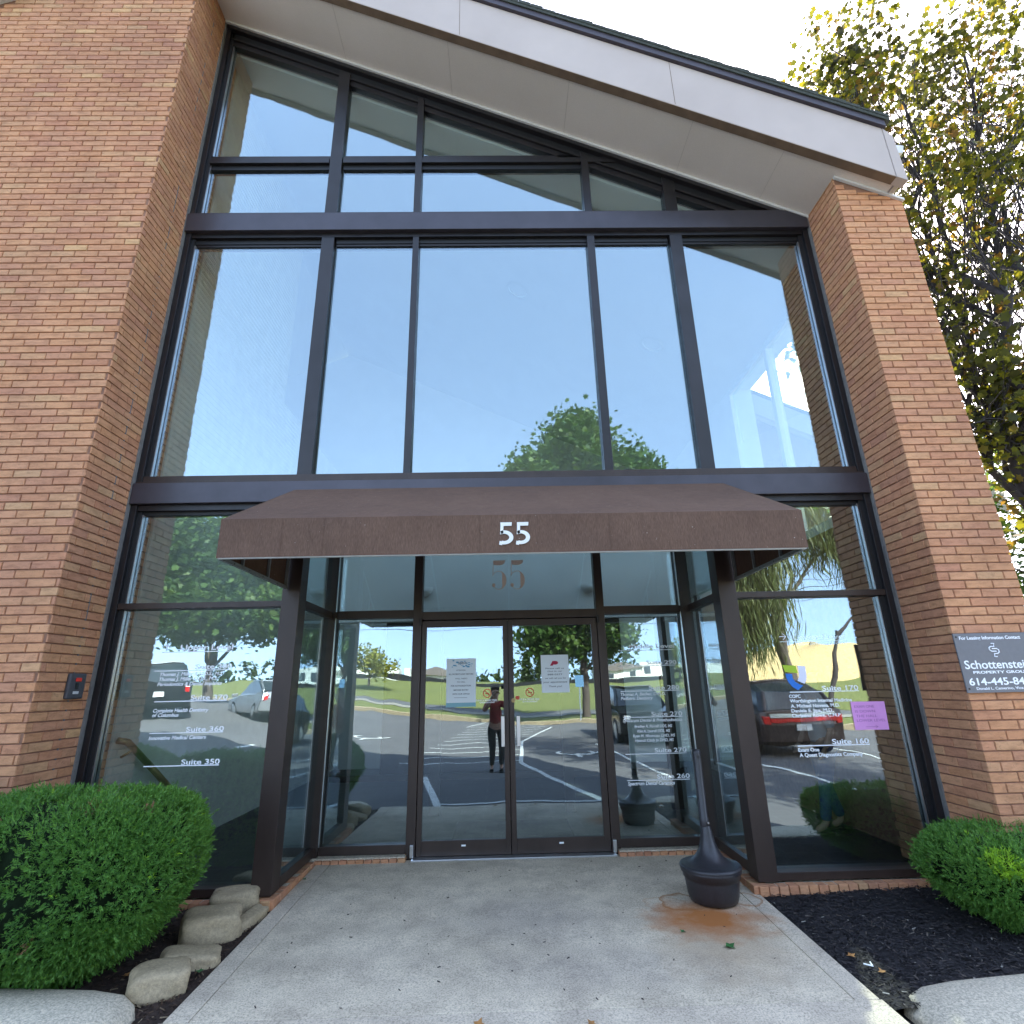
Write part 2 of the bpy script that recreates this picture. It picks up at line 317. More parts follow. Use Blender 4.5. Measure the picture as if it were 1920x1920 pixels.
# ---------------------------------------------------------------- mesh helpers
class MB:
    def __init__(s): s.v = []; s.f = []; s.mi = []; s.cur = 0
    def face(s, *pts):
        b = len(s.v); s.v += [tuple(p) for p in pts]; s.f.append(tuple(range(b, b+len(pts)))); s.mi.append(s.cur)
    def box(s, x0, x1, y0, y1, z0, z1):
        b = len(s.v)
        s.v += [(x0, y0, z0), (x1, y0, z0), (x1, y1, z0), (x0, y1, z0), (x0, y0, z1), (x1, y0, z1), (x1, y1, z1), (x0, y1, z1)]
        for q in ((0, 3, 2, 1), (4, 5, 6, 7), (0, 1, 5, 4), (1, 2, 6, 5), (2, 3, 7, 6), (3, 0, 4, 7)):
            s.f.append(tuple(b+i for i in q)); s.mi.append(s.cur)
    def hexa(s, P):                       # 8 points: bottom ring then top ring
        b = len(s.v); s.v += [tuple(p) for p in P]
        for q in ((0, 3, 2, 1), (4, 5, 6, 7), (0, 1, 5, 4), (1, 2, 6, 5), (2, 3, 7, 6), (3, 0, 4, 7)):
            s.f.append(tuple(b+i for i in q)); s.mi.append(s.cur)
    def prism_xz(s, pts, y0, y1):         # outline in the x-z plane given counter-clockwise seen from -y
        n = len(pts); b = len(s.v)
        s.v += [(p[0], y0, p[1]) for p in pts]+[(p[0], y1, p[1]) for p in pts]
        s.f.append(tuple(b+i for i in range(n))); s.mi.append(s.cur)
        s.f.append(tuple(b+n+i for i in reversed(range(n)))); s.mi.append(s.cur)
        for i in range(n):
            j = (i+1) % n; s.f.append((b+i, b+n+i, b+n+j, b+j)); s.mi.append(s.cur)
    def tube(s, pts, rad, seg=8, cap=True):
        pts = [Vector(p) for p in pts]
        if not isinstance(rad, (list, tuple)): rad = [rad]*len(pts)
        b = len(s.v); up0 = None
        for i, p in enumerate(pts):
            t = (pts[min(i+1, len(pts)-1)]-pts[max(i-1, 0)]).normalized()
            if up0 is None:
                up0 = Vector((0, 0, 1)) if abs(t.z) < .9 else Vector((1, 0, 0))
            a = t.cross(up0).normalized(); c = a.cross(t).normalized(); up0 = c
            for k in range(seg):
                an = 2*math.pi*k/seg; q = p+(a*math.cos(an)+c*math.sin(an))*rad[i]; s.v.append(tuple(q))
        for i in range(len(pts)-1):
            for k in range(seg):
                k2 = (k+1) % seg; s.f.append((b+i*seg+k, b+i*seg+k2, b+(i+1)*seg+k2, b+(i+1)*seg+k)); s.mi.append(s.cur)
        if cap:
            s.f.append(tuple(b+k for k in reversed(range(seg)))); s.mi.append(s.cur)
            e = b+(len(pts)-1)*seg; s.f.append(tuple(e+k for k in range(seg))); s.mi.append(s.cur)
    def lathe(s, prof, c=(0, 0, 0), seg=40):
        b = len(s.v); n = len(prof)
        for r, z in prof:
            for k in range(seg):
                a = 2*math.pi*k/seg; s.v.append((c[0]+r*math.cos(a), c[1]+r*math.sin(a), c[2]+z))
        for i in range(n-1):
            for k in range(seg):
                k2 = (k+1) % seg; s.f.append((b+i*seg+k, b+i*seg+k2, b+(i+1)*seg+k2, b+(i+1)*seg+k)); s.mi.append(s.cur)
    def build(s, name, mats, parent=None, smooth=False, bevel=0, origin=None):
        me = bpy.data.meshes.new(name)
        o0 = Vector(origin) if origin else Vector((0, 0, 0))
        me.from_pydata([tuple(Vector(v)-o0) for v in s.v] if origin else s.v, [], s.f)
        if isinstance(mats, str): mats = [mats]
        for m in mats: me.materials.append(MATS[m])
        me.polygons.foreach_set('material_index', s.mi)
        if smooth: me.polygons.foreach_set('use_smooth', [True]*len(s.f))
        me.validate(); me.update()
        o = bpy.data.objects.new(name, me); COL.objects.link(o)
        if origin: o.location = o0
        if parent is not None:
            o.parent = parent; o.matrix_parent_inverse = Matrix.Translation(-world_loc(parent))
        if bevel:
            b = o.modifiers.new('bevel', 'BEVEL'); b.width = bevel; b.segments = 2; b.limit_method = 'ANGLE'; b.angle_limit = R(35)
        return o
LOC = {}
def world_loc(o):
    v = Vector(o.location)
    p = o.parent
    if p is not None: v = v+world_loc(p)+o.matrix_parent_inverse.translation
    return v
def tag(o, label, cat, group=None, kind=None):
    if label: o['label'] = label
    if cat: o['category'] = cat
    if group: o['group'] = group
    if kind: o['kind'] = kind
    return o
def empty(name, loc, label, cat, group=None):
    o = bpy.data.objects.new(name, None); COL.objects.link(o); o.location = loc; o.empty_display_size = .2
    return tag(o, label, cat, group)
def box(name, mat, x0, x1, y0, y1, z0, z1, parent=None, bevel=0):
    m = MB(); m.box(x0, x1, y0, y1, z0, z1); return m.build(name, mat, parent, bevel=bevel)
def struct(o, label=None):
    o['kind'] = 'structure'
    return o
def text_mesh(body, offset=0, extr=.0006, align='LEFT', shear=0):
    cu = bpy.data.curves.new('lettering', 'FONT'); cu.body = body; cu.size = 1; cu.offset = offset; cu.align_x = align
    cu.shear = shear; cu.extrude = extr; cu.resolution_u = 3
    o = bpy.data.objects.new('lettering', cu); COL.objects.link(o)
    bpy.context.view_layer.update()
    me = bpy.data.meshes.new_from_object(o.evaluated_get(bpy.context.evaluated_depsgraph_get()))
    bpy.data.objects.remove(o); bpy.data.curves.remove(cu)
    n = len(me.vertices); co = np.empty(n*3); me.vertices.foreach_get('co', co); co = co.reshape(-1, 3)
    fs = [tuple(p.vertices) for p in me.polygons]; bpy.data.meshes.remove(me)
    return co, fs
def text_on(mb, body, x0, x1, z, cap, y, bold=.0, shear=0, xform=None):
    """lettering facing -y, from x0 to x1 with its baseline at z and capitals cap high"""
    co, fs = text_mesh(body, bold, .002, shear=shear)
    mn, mx = co.min(0), co.max(0)
    sx = (x1-x0)/(mx[0]-mn[0]); sz = cap/.70
    b = len(mb.v)
    for c in co:
        p = (x0+(c[0]-mn[0])*sx, y-(c[2]*.4), z+c[1]*sz)
        mb.v.append(xform(p) if xform else p)
    for f in fs: mb.f.append(tuple(b+i for i in f)); mb.mi.append(mb.cur)

# ---------------------------------------------------------------- ground
def ramp_z(x): return min(1.25, max(0., (-x-3.2))*.115)
def lot_z(x, y): return -.155+(ramp_z(x) if y < 0 else ramp_z(x)*max(0, 1-y/3.0))
def walk_z(y): return .025*y-.1475
def sheet(name, mat, xs, ys, zf, kind='structure', label=None):
    m = MB(); nx, ny = len(xs), len(ys)
    m.v = [(x, y, zf(x, y)) for y in ys for x in xs]
    for j in range(ny-1):
        for i in range(nx-1):
            a = j*nx+i; m.f.append((a, a+1, a+nx+1, a+nx)); m.mi.append(0)
    o = m.build(name, mat); o['kind'] = kind; return o
sheet('ground', 'grass', [-1500, -300, -60, -20, 0, 20, 60, 300, 1500], [-1500, -300, -60, -20, 10, 60, 300, 1500], lambda x, y: -.42)
sheet('parking_lot', 'asphalt', [-60, -40, -20, -14, -12, -9, -6, -3.3, 0, 4, 10, 20, 40], [-60, -40, -20, -10, -1, 0, 1.5, 3.05, 3.36],
      lambda x, y: lot_z(x, y))
def kerb_pt(t, d=0): # a point along the far kerb line, d metres beyond it
    return (3.9+.833*t+.553*d, -14.2+.553*t-.833*d)
def strip(name, mat, d0, d1, h0, h1, rise=True):
    m = MB(); ts = [-70, -50, -35, -25, -20, -16, -13, -10, -6, -2, 2, 8, 16, 40]
    for a, b in zip(ts[:-1], ts[1:]):
        P = [kerb_pt(a, d0), kerb_pt(b, d0), kerb_pt(b, d1), kerb_pt(a, d1)]; H = [h0, h0, h1, h1]
        m.face(*[(p[0], p[1], ramp_z(p[0])+h) for p, h in zip(P, H)])
    o = m.build(name, mat); o['kind'] = 'structure'; return o
m = MB()
ts = [-60, -45, -30, -25, -20, -16, -13, -10, -6, -2, 2, 8, 16, 40]
for a, b in zip(ts[:-1], ts[1:]):
    A, B, C2, D = kerb_pt(a, -.15), kerb_pt(b, -.15), kerb_pt(b, .05), kerb_pt(a, .05)
    z = lambda p, h: (p[0], p[1], ramp_z(p[0])+h)
    m.hexa([z(A, -.3), z(B, -.3), z(C2, -.3), z(D, -.3), z(A, .02), z(B, .02), z(C2, .03), z(D, .03)])
struct(m.build('far_kerb', 'limestone'))
strip('verge', 'grass', .05, 3.2, .0, .05)
strip('footpath', 'path_concrete', 3.2, 4.8, .07, .08)
strip('road', 'asphalt', 4.8, 9.5, .02, .02)
strip('grass_bank', 'grass', 9.5, 26, .03, 1.75)
strip('field', 'grass', 26, 75, 1.75, 1.9)
# parking marks
m = MB()
def line(m, a, b, wd=.10, lift=.006):
    a = Vector(a).to_3d(); b = Vector(b).to_3d(); d = (b-a).normalized(); n = Vector((-d.y, d.x, 0))*wd/2
    k = max(1, int((b-a).length/1.0))
    for i in range(k):
        p = a.lerp(b, i/k); q = a.lerp(b, (i+1)/k)
        m.face(*[(c.x, c.y, lot_z(c.x, c.y)+lift) for c in (p-n, q-n, q+n, p+n)])
line(m, (-2.95, -8.4), (-1.0, -16.8)); line(m, (.55, -7.0), (2.1, -13.4)); line(m, (-2.3, -3.2), (-2.95, -8.4)); line(m, (.35, -1.9), (.55, -7.0))
for k in range(13):
    y = -2.2-k*1.1; xl = -2.6+(k*.11); line(m, (max(-2.75, xl), y), (min(.42+max(0, k-5)*.25, 2.0), y), .10, .010)
line(m, (-1.7, -.2), (-1.05, 3.0), .13); line(m, (.34, -1.95), (1.6, 3.0), .12); line(m, (-1.05, 2.75), (1.5, 2.75), .10, .010)
for x in (-6.2, -9.5, 4.6-1.3, 5.75, 8.6): line(m, (x, 1.5), (x-.6, -5.5))
for cx, cyy in ((-4.9, -8.6), (1.9, -3.7)):
    ring = [(cx+.45*math.cos(a), cyy+.55*math.sin(a)) for a in np.linspace(-.6, 3.9, 14)]
    for a, b in zip(ring[:-1], ring[1:]): line(m, a, b, .11, .008)
    line(m, (cx, cyy+1.1), (cx, cyy+.35), .12, .011); line(m, (cx, cyy+.35), (cx+.5, cyy+.3), .12, .014); line(m, (cx+.5, cyy+.3), (cx+.75, cyy-.3), .12, .017)
struct(m.build('parking_markings', 'road_paint'))

# entrance walk: five slabs with real joints between them
def slab(name, mat, x0, x1, y0, y1):
    m = MB(); e = .0025
    P = lambda x, y, h: (x, y, walk_z(y)+h)
    m.hexa([P(x0+e, y0+e, -.12), P(x1-e, y0+e, -.12), P(x1-e, y1-e, -.12), P(x0+e, y1-e, -.12), P(x0+e, y0+e, 0), P(x1-e, y0+e, 0), P(x1-e, y1-e, 0), P(x0+e, y1-e, 0)])
    return m.build(name, mat, None, bevel=.004)
walk = slab('entrance_walk', 'concrete', -1.70, 1.87, 3.585, 6.10); struct(walk)
struct(slab('walk_border', 'concrete_edge', -1.84, -1.70, 3.585, 6.05))
struct(slab('walk_border', 'concrete_edge', 1.87, 2.01, 3.585, 6.05))
struct(slab('walk_apron', 'concrete_edge', -1.86, 2.02, 3.34, 3.585))
m = MB(); m.box(-2.0, 2.2, 3.36, 6.2, -.28, -.13); struct(m.build('walk_base', 'mulch'))

# planting beds (sheets with relief plus loose chips)
def bed(name, x0, x1, y0, y1, zf, mat, chipmat, nchip, cname):
    nx, ny = int((x1-x0)/.05), int((y1-y0)/.05)
    hh = rng.normal(0, .006, (ny+1, nx+1))
    m = MB()
    for j in range(ny+1):
        for i in range(nx+1):
            x = x0+(x1-x0)*i/nx; y = y0+(y1-y0)*j/ny; m.v.append((x, y, zf(x, y)+hh[j, i]))
    for j in range(ny):
        for i in range(nx):
            a = j*(nx+1)+i; m.f.append((a, a+1, a+nx+2, a+nx+1)); m.mi.append(0)
    struct(m.build(name, mat, smooth=True))
    c = MB()
    for _ in range(nchip):
        x = random.uniform(x0, x1); y = random.uniform(y0, y1); z = zf(x, y)+random.uniform(.0, .014)
        L = random.uniform(.005, .022); wd = random.uniform(.0015, .005); a = random.uniform(0, 6.28); t = random.gauss(0, .35)
        dx, dy, dz = math.cos(a)*L, math.sin(a)*L, math.sin(t)*L*.5; nx_, ny_ = -math.sin(a)*wd, math.cos(a)*wd
        b = len(c.v)
        c.v += [(x-dx-nx_, y-dy-ny_, z-dz), (x+dx-nx_*.6, y+dy-ny_*.6, z+dz), (x+dx*.8+nx_, y+dy*.8+ny_, z+dz+.002), (x-dx*.9+nx_, y-dy*.9+ny_, z-dz+.003)]
        c.f.append((b, b+1, b+2, b+3)); c.mi.append(0)
    o = c.build(cname, chipmat); o['kind'] = 'stuff'
    return o
bedR = bed('mulch_bed_right', 2.02, 6.0, 3.50, 5.08, lambda x, y: walk_z(y)-.012+.10*min(1, (x-2.02)/1.2)*.35, 'mulch', 'mulch_chip', 24000, 'mulch_chips')
tag(bedR, 'black shredded mulch chips in the bed right of the walk', 'mulch', None, 'stuff')
bedL = bed('mulch_bed_left', -7.0, -1.85, 3.50, 5.10, lambda x, y: walk_z(y)-.012+.05*min(1, max(0, -1.95-x)), 'mulch_brown', 'mulch_chip_brown', 18000, 'mulch_chips')
tag(bedL, 'brown shredded mulch chips in the bed left of the walk', 'mulch', None, 'stuff')

# ---------------------------------------------------------------- the building
SOF = lambda x: 8.581-.467*x                       # soffit height right of the ridge
RX = -4.05; RZ = SOF(RX)
soff = lambda x: SOF(x) if x > RX else RZ-.467*(RX-x)
B = empty('office_building', (0, 5.1, 0), 'red brick office building with tall bronze framed glass gable and sloping pale soffit', 'building')
BP, BL = .0742, .236
def bricks(mb, frame, u0, u1, z0, zt, phase=0, y_in=0):
    """frame(u, z, d): point on the wall, d metres proud of the mortar plane"""
    r0 = int(math.floor(z0/BP)); gap = .0045
    r = r0
    while True:
        za, zb = r*BP+gap, (r+1)*BP-gap
        if za > max(zt(u0), zt(u1)): break
        off = (.5 if r % 2 else 0)*BL+phase+random.uniform(-.004, .004)
        k = math.floor((u0-off)/BL)
        while True:
            a = off+k*BL+gap; b = a+BL-2*gap; k += 1
            if a > u1-.02: break
            a2, b2 = max(a, u0), min(b, u1)
            if b2-a2 < .025: continue
            if za < z0: continue
            top = min(zb, min(zt(a2), zt(b2))-.004)
            if top-za < .012: continue
            d = .010+random.gauss(0, .0009); c = .0028; j = random.gauss(0, .0009)
            A = [frame(a2, za, 0), frame(b2, za, 0), frame(b2, top, 0), frame(a2, top, 0)]
            F = [frame(a2+c, za+c+j, d), frame(b2-c, za+c, d), frame(b2-c, top-c+j, d), frame(a2+c, top-c, d)]
            q = len(mb.v); mb.v += A+F
            mb.f.append((q+4, q+5, q+6, q+7)); mb.mi.append(0)
            for i in range(4):
                i2 = (i+1) % 4; mb.f.append((q+i, q+i2, q+4+i2, q+4+i)); mb.mi.append(0)
        r += 1
        if r > 400: break
def wall_core(m, pts, y0, y1):
    m.cur = 1; m.prism_xz(pts, y0, y1); m.cur = 0
# left wall: front face at Y 4.47, reveal at X -3.63
YL, XL, YR, XR = 4.47, -3.63, 4.53, 3.70
m = MB()
wall_core(m, [(-13, -.2), (XL-.010, -.2), (XL-.010, soff(XL)-.002), (RX, RZ-.002), (-13, soff(-13))], YL+.010, 5.46)
bricks(m, lambda u, z, d: (u, YL+.010-d, z), -8.4, XL, 0, soff)
bricks(m, lambda u, z, d: (XL-.010+d, u, z), YL+.012, 5.455, 0, lambda u: soff(XL), .055)
lw = m.build('brick_wall', ['brick', 'mortar'], B)
m = MB(); m.box(XL-.012, XL-.0005, 4.838, 4.850, .1, soff(XL)-.05); m.build('control_joint', 'caulk', B)
# right pier
XE = 4.39
m = MB()
wall_core(m, [(XR+.010, -.2), (XE-.010, -.2), (XE-.010, SOF(XE)-.002), (XR+.010, SOF(XR)-.002)], YR+.010, 5.80)
bricks(m, lambda u, z, d: (u, YR+.010-d, z), XR, XE, 0, SOF, .03)
bricks(m, lambda u, z, d: (XR+.010-d, u, z), YR+.012, 5.795, 0, lambda u: SOF(XR), .10)
bricks(m, lambda u, z, d: (XE-.010+d, u, z), YR+.012, 5.795, 0, lambda u: SOF(XE), .10)
m.build('brick_pier', ['brick', 'mortar'], B)
# remaining outer walls (side, back) and wing
m = MB(); m.box(-13, -12.7, 5.46, 18, -.2, 6.0); m.box(-13, XE, 17.7, 18, -.2, 6.4); m.box(3.95, XE, 12.5, 17.7, -.2, 6.4)
m.build('brick_wall', 'mortar', B)
# roof: soffit, fascia, drip edge, shingles
YF = 4.31; XEND = 4.20
def roof_strip(m, xs, y0, y1, h0, h1):
    """a slab following the rake between heights h0 and h1 above the soffit"""
    for a, b in zip(xs[:-1], xs[1:]):
        m.hexa([(a, y0, soff(a)+h0), (b, y0, soff(b)+h0), (b, y1, soff(b)+h0), (a, y1, soff(a)+h0),
                (a, y0, soff(a)+h1), (b, y0, soff(b)+h1), (b, y1, soff(b)+h1), (a, y1, soff(a)+h1)])
m = MB(); roof_strip(m, [-13, RX, XEND+.03], YF+.10, 18.4, .0, .03); m.build('soffit', 'stucco', B)
m = MB(); roof_strip(m, [-13, RX, XEND-.005], YF, YF+.10, -.015, .665)
fas = m.build('fascia_board', 'fascia_paint', B, bevel=.004)
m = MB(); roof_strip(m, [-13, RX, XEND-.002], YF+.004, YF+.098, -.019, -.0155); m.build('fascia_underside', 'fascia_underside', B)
m = MB(); m.hexa([(XEND, YF-.004, soff(XEND)-.02), (XEND+.11, YF-.004, soff(XEND+.11)-.02), (XEND+.11, YF+.1, soff(XEND+.11)-.02), (XEND, YF+.1, soff(XEND)-.02),
                  (XEND, YF-.004, soff(XEND)+.665), (XEND+.09, YF-.004, soff(XEND+.09)+.60), (XEND+.09, YF+.1, soff(XEND+.09)+.60), (XEND, YF+.1, soff(XEND)+.665)])
m.build('end_trim', 'fascia_paint', B, bevel=.004)
m = MB(); m.box(XEND+.04, XEND+.10, YF+.1, 18.2, soff(XEND)-.03, soff(XEND)+.60); m.build('eave_fascia', 'fascia_paint', B)
m = MB(); roof_strip(m, [-13, RX, XEND+.02], YF-.035, YF+.2, .668, .75); m.build('drip_edge', 'drip_edge', B)
m = MB()
roof_strip(m, [-13, RX, XEND+.07], YF-.05, 18.4, .751, .80)
x = XEND+.07
while x > -9:          # ragged shingle courses along the rake
    a = x-.14; t = .80+random.uniform(.018, .045)
    if a > RX or x < RX:
        m.hexa([(a, YF-.055, soff(a)+.795), (x, YF-.055, soff(x)+.795), (x, YF+.5, soff(x)+.795), (a, YF+.5, soff(a)+.795),
                (a, YF-.055, soff(a)+t), (x, YF-.055, soff(x)+t+.006), (x, YF+.5, soff(x)+t+.006), (a, YF+.5, soff(a)+t)])
    x -= .142
m.build('shingle_roof', 'shingle', B)
# box gutter at the eave
m = MB(); zg = soff(XEND+.1)+.42
m.hexa([(XEND+.10, YF+.05, zg), (XEND+.20, YF+.05, zg), (XEND+.20, 18.2, zg), (XEND+.10, 18.2, zg), (XEND+.10, YF+.05, zg+.13), (XEND+.235, YF+.05, zg+.11), (XEND+.235, 18.2, zg+.11), (XEND+.10, 18.2, zg+.13)])
m.build('eave_gutter', 'gutter_white', B, bevel=.01)
m = MB(); roof_strip(m, [XL+.002, XR-.002], 5.035, 5.075, -.035, -.001)
m.build('soffit_trim', 'gutter_white', B)
m = MB()
m.hexa([(XR, YR-.025, SOF(XR)-.03), (XE+.01, YR-.025, SOF(XE)-.03), (XE+.01, YR+.003, SOF(XE)-.03), (XR, YR+.003, SOF(XR)-.03), (XR, YR-.025, SOF(XR)-.002), (XE+.01, YR-.025, SOF(XE)-.002), (XE+.01, YR+.003, SOF(XE)-.002), (XR, YR+.003, SOF(XR)-.002)])
m.build('soffit_trim', 'gutter_white', B)
for xj in (-1.95, -.55, .85, 2.2, 3.15):           # panel joints of the soffit and fascia
    m = MB(); m.hexa([(xj, YF+.11, soff(xj)-.0025), (xj+.006, YF+.11, soff(xj)-.0028), (xj+.006, 5.03, soff(xj)-.0028), (xj, 5.03, soff(xj)-.0025), (xj, YF+.11, soff(xj)+.002), (xj+.006, YF+.11, soff(xj)+.002), (xj+.006, 5.03, soff(xj)+.002), (xj, 5.03, soff(xj)+.002)])
    m.build('panel_joint', 'stucco_joint', B)
for xj in (-.4, 1.98):
    m = MB(); m.hexa([(xj, YF-.0015, soff(xj)), (xj+.005, YF-.0015, soff(xj)), (xj+.005, YF+.01, soff(xj)), (xj, YF+.01, soff(xj)), (xj, YF-.0015, soff(xj)+.66), (xj+.005, YF-.0015, soff(xj)+.66), (xj+.005, YF+.01, soff(xj)+.66), (xj, YF+.01, soff(xj)+.66)])
    m.build('panel_joint', 'fascia_underside', B)

# curtain wall -------------------------------------------------------------
Y0, Y1, YG = 5.10, 5.225, 5.168
def mull(x0, x1, z0, z1, y0=Y0, y1=Y1, mat='bronze_metal', name='mullion'):
    return box(name, mat, x0, x1, y0, y1, z0, z1, B, bevel=.002)
def tmull(x0, x1, z0, y0=Y0, y1=Y1, drop=.13):     # vertical member cut to the rake
    m = MB(); zt0, zt1 = SOF(x0)-drop, SOF(x1)-drop
    m.prism_xz([(x0, z0), (x1, z0), (x1, zt1), (x0, zt0)], y0, y1); return m.build('mullion', 'bronze_metal', B, bevel=.002)
# jambs
box('jamb', 'bronze_metal', -3.615, -3.555, 5.085, Y1, .04, soff(-3.6)-.05, B, .002)
box('jamb', 'rubber_black', -3.555, -3.515, 5.12, Y1, .06, soff(-3.55)-.1, B)
box('jamb', 'bronze_metal', 3.625, 3.685, 5.085, Y1, .04, SOF(3.69)-.03, B, .002)
box('jamb', 'rubber_black', 3.575, 3.625, 5.12, Y1, .06, SOF(3.69)-.06, B)
box('glazing_bead', 'aluminium', -3.513, -3.505, 5.13, YG-.006, .10, 2.34, B); box('glazing_bead', 'aluminium', -3.513, -3.505, 5.13, YG-.006, 2.40, 3.27, B)
box('glazing_bead', 'aluminium', -3.513, -3.505, 5.13, YG-.006, 3.66, 6.55, B); box('glazing_bead', 'aluminium', -3.513, -3.505, 5.13, YG-.006, 7.0, 7.78, B); box('glazing_bead', 'aluminium', -3.513, -3.505, 5.13, YG-.006, 7.94, 9.9, B)
for z0, z1 in ((.10, 2.34), (2.40, 3.27), (3.66, 6.55)): box('glazing_bead', 'aluminium', 3.563, 3.571, 5.13, YG-.006, z0, z1, B)
box('caulk_line', 'caulk', -3.632, -3.616, 5.05, 5.10, .0, soff(-3.62)-.04, B); box('caulk_line', 'caulk', 3.686, 3.702, 5.05, 5.10, .0, SOF(3.7)-.03, B)
# rake head: outer trim, shadow gap, inner frame
def rake(name, mat, h0, h1, y0, y1, x0=-3.61, x1=3.68):
    m = MB(); roof_strip(m, [x0, x1], y0, y1, h0, h1); return m.build(name, mat, B)
rake('rake_head', 'bronze_metal', -.095, -.036, 5.06, Y1)
rake('rake_head', 'rubber_black', -.20, -.095, 5.12, Y1, -3.55, 3.4)
rake('rake_head', 'bronze_metal', -.225, -.20, 5.105, 5.13, -3.55, 3.3)
rake('rake_head', 'bronze_metal', -.31, -.225, 5.13, Y1, -3.55, 3.15)
tmull(-2.045, -1.90, 6.94); tmull(-.995, -.915, 6.94); tmull(1.055, 1.145, 6.94); tmull(2.035, 2.18, 6.94, drop=.10)
mull(-3.515, -2.055, 7.785, 7.86, name='transom_bar'); mull(-1.885, -.995, 7.785, 7.86, name='transom_bar'); mull(-.915, 1.055, 7.785, 7.86, name='transom_bar'); mull(1.145, 1.52, 7.785, 7.86, name='transom_bar')
for a, b in ((-3.515, -2.055), (-1.885, -.995), (-.915, 1.055), (1.145, 1.30)):
    box('transom_bar', 'bronze_metal', a, b, 5.13, Y1, 7.86, 7.925, B); box('transom_bar', 'rubber_black', a, b, 5.14, Y1, 7.715, 7.785, B)
# upper beam
box('spandrel_beam', 'beam_face', -3.612, 3.682, 5.045, 5.26, 6.69, 6.94, B, .003)
box('beam_flashing', 'bronze_metal', -3.60, 3.67, 5.055, 5.2, 6.941, 6.955, B)
box('head_frame', 'bronze_metal', -3.553, 3.62, Y0, Y1, 6.635, 6.689, B)
for a, b in ((-3.515, -2.055), (-1.885, -.995), (-.915, 1.055), (1.145, 2.02), (2.195, 3.575)):
    box('head_frame', 'rubber_black', a, b, 5.14, Y1, 6.575, 6.634, B); box('head_frame', 'bronze_metal', a, b, 5.15, Y1, 6.545, 6.5745, B)
for a, b in ((-3.515, -2.055), (-1.885, -.995), (-.915, 1.055), (1.145, 2.02), (2.195, 3.3)):
    box('sill_frame', 'bronze_metal', a, b, 5.12, Y1, 6.955, 6.99, B)
# middle zone
mull(-2.045, -1.90, 3.66, 6.634); mull(-.985, -.915, 3.66, 6.634); mull(1.055, 1.142, 3.66, 6.634); mull(2.035, 2.18, 3.66, 6.634)
box('sill_frame', 'bronze_satin', -3.553, 3.62, Y0-.005, Y1, 3.60, 3.66, B, .002)
box('sill_frame', 'bronze_satin', -3.60, 3.67, 5.075, Y1, 3.575, 3.598, B, .002)
box('spandrel_beam', 'beam_face', -3.612, 3.682, 5.05, 5.26, 3.36, 3.572, B, .003)
# lower side bays
for a, b in ((-3.553, -2.05), (2.195, 3.622)):
    box('head_frame', 'bronze_metal', a, b, Y0, Y1, 3.30, 3.358, B); box('head_frame', 'rubber_black', a, b, 5.14, Y1, 3.265, 3.299, B)
    box('transom_bar', 'bronze_satin', a, b, Y0-.01, Y1, 2.345, 2.40, B, .003)
    box('sill_frame', 'bronze_satin', a, b, Y0-.01, Y1, .045, .105, B, .003)
# corner posts
box('corner_post', 'bronze_satin', -2.05, -1.885, 5.07, 5.25, .045, 3.359, B, .003)
box('corner_post', 'bronze_satin', 2.03, 2.195, 5.07, 5.25, .045, 3.359, B, .003)
box('recess_soffit', 'interior_paint', -1.96, 2.10, 5.262, 6.30, 3.361, 3.50, B)
# glass panes
def tilt(o):
    ax, az = random.gauss(0, .0016), random.gauss(0, .0014); vs = o.data.vertices
    xc = sum(v.co.x for v in vs)/len(vs); zc = sum(v.co.z for v in vs)/len(vs)
    for v in vs: v.co.y += ax*(v.co.x-xc)+az*(v.co.z-zc)
    return o
def pane(x0, x1, z0, z1, y=YG, name='glass_pane'):
    return tilt(box(name, 'glass', x0, x1, y, y+.008, z0, z1, B))
PANES = {}
def rake_pane(x0, x1, z0, zcap=None):
    m = MB(); e = .26
    za, zb = SOF(x0)-e, SOF(x1)-e
    pts = [(x0, z0), (x1, z0)]
    if zcap is None:
        if zb < z0: xx = (8.581-e-z0)/.467; pts = [(x0, z0), (xx, z0)]; pts.append((x0, za))
        else: pts += [(x1, zb), (x0, za)]
    else:
        if zb < zcap: xc = (8.581-e-zcap)/.467; pts += [(x1, zb), (xc, zcap), (x0, zcap)]
    m.prism_xz(pts, YG, YG+.008); return tilt(m.build('glass_pane', 'glass', B))
for a, b in ((-3.53, -2.05), (-1.89, -.99), (-.92, 1.40)): rake_pane(a, b, 7.90)
for a, b in ((-3.53, -2.05), (-1.89, -.99), (-.92, 1.06)): pane(a, b, 6.97, 7.74)
rake_pane(1.14, 2.03, 6.97, 7.74); rake_pane(2.19, 3.3, 6.97)
for a, b in ((-3.53, -2.04), (-1.89, -.98), (-.92, 1.06), (1.14, 2.03), (2.19, 3.59)): pane(a, b, 3.65, 6.56)
PANES['LU'] = pane(-3.53, -2.04, 2.39, 3.28); PANES['L'] = pane(-3.53, -2.04, .09, 2.35)
PANES['RU'] = pane(2.19, 3.59, 2.39, 3.28); PANES['R'] = pane(2.19, 3.59, .09, 2.35)
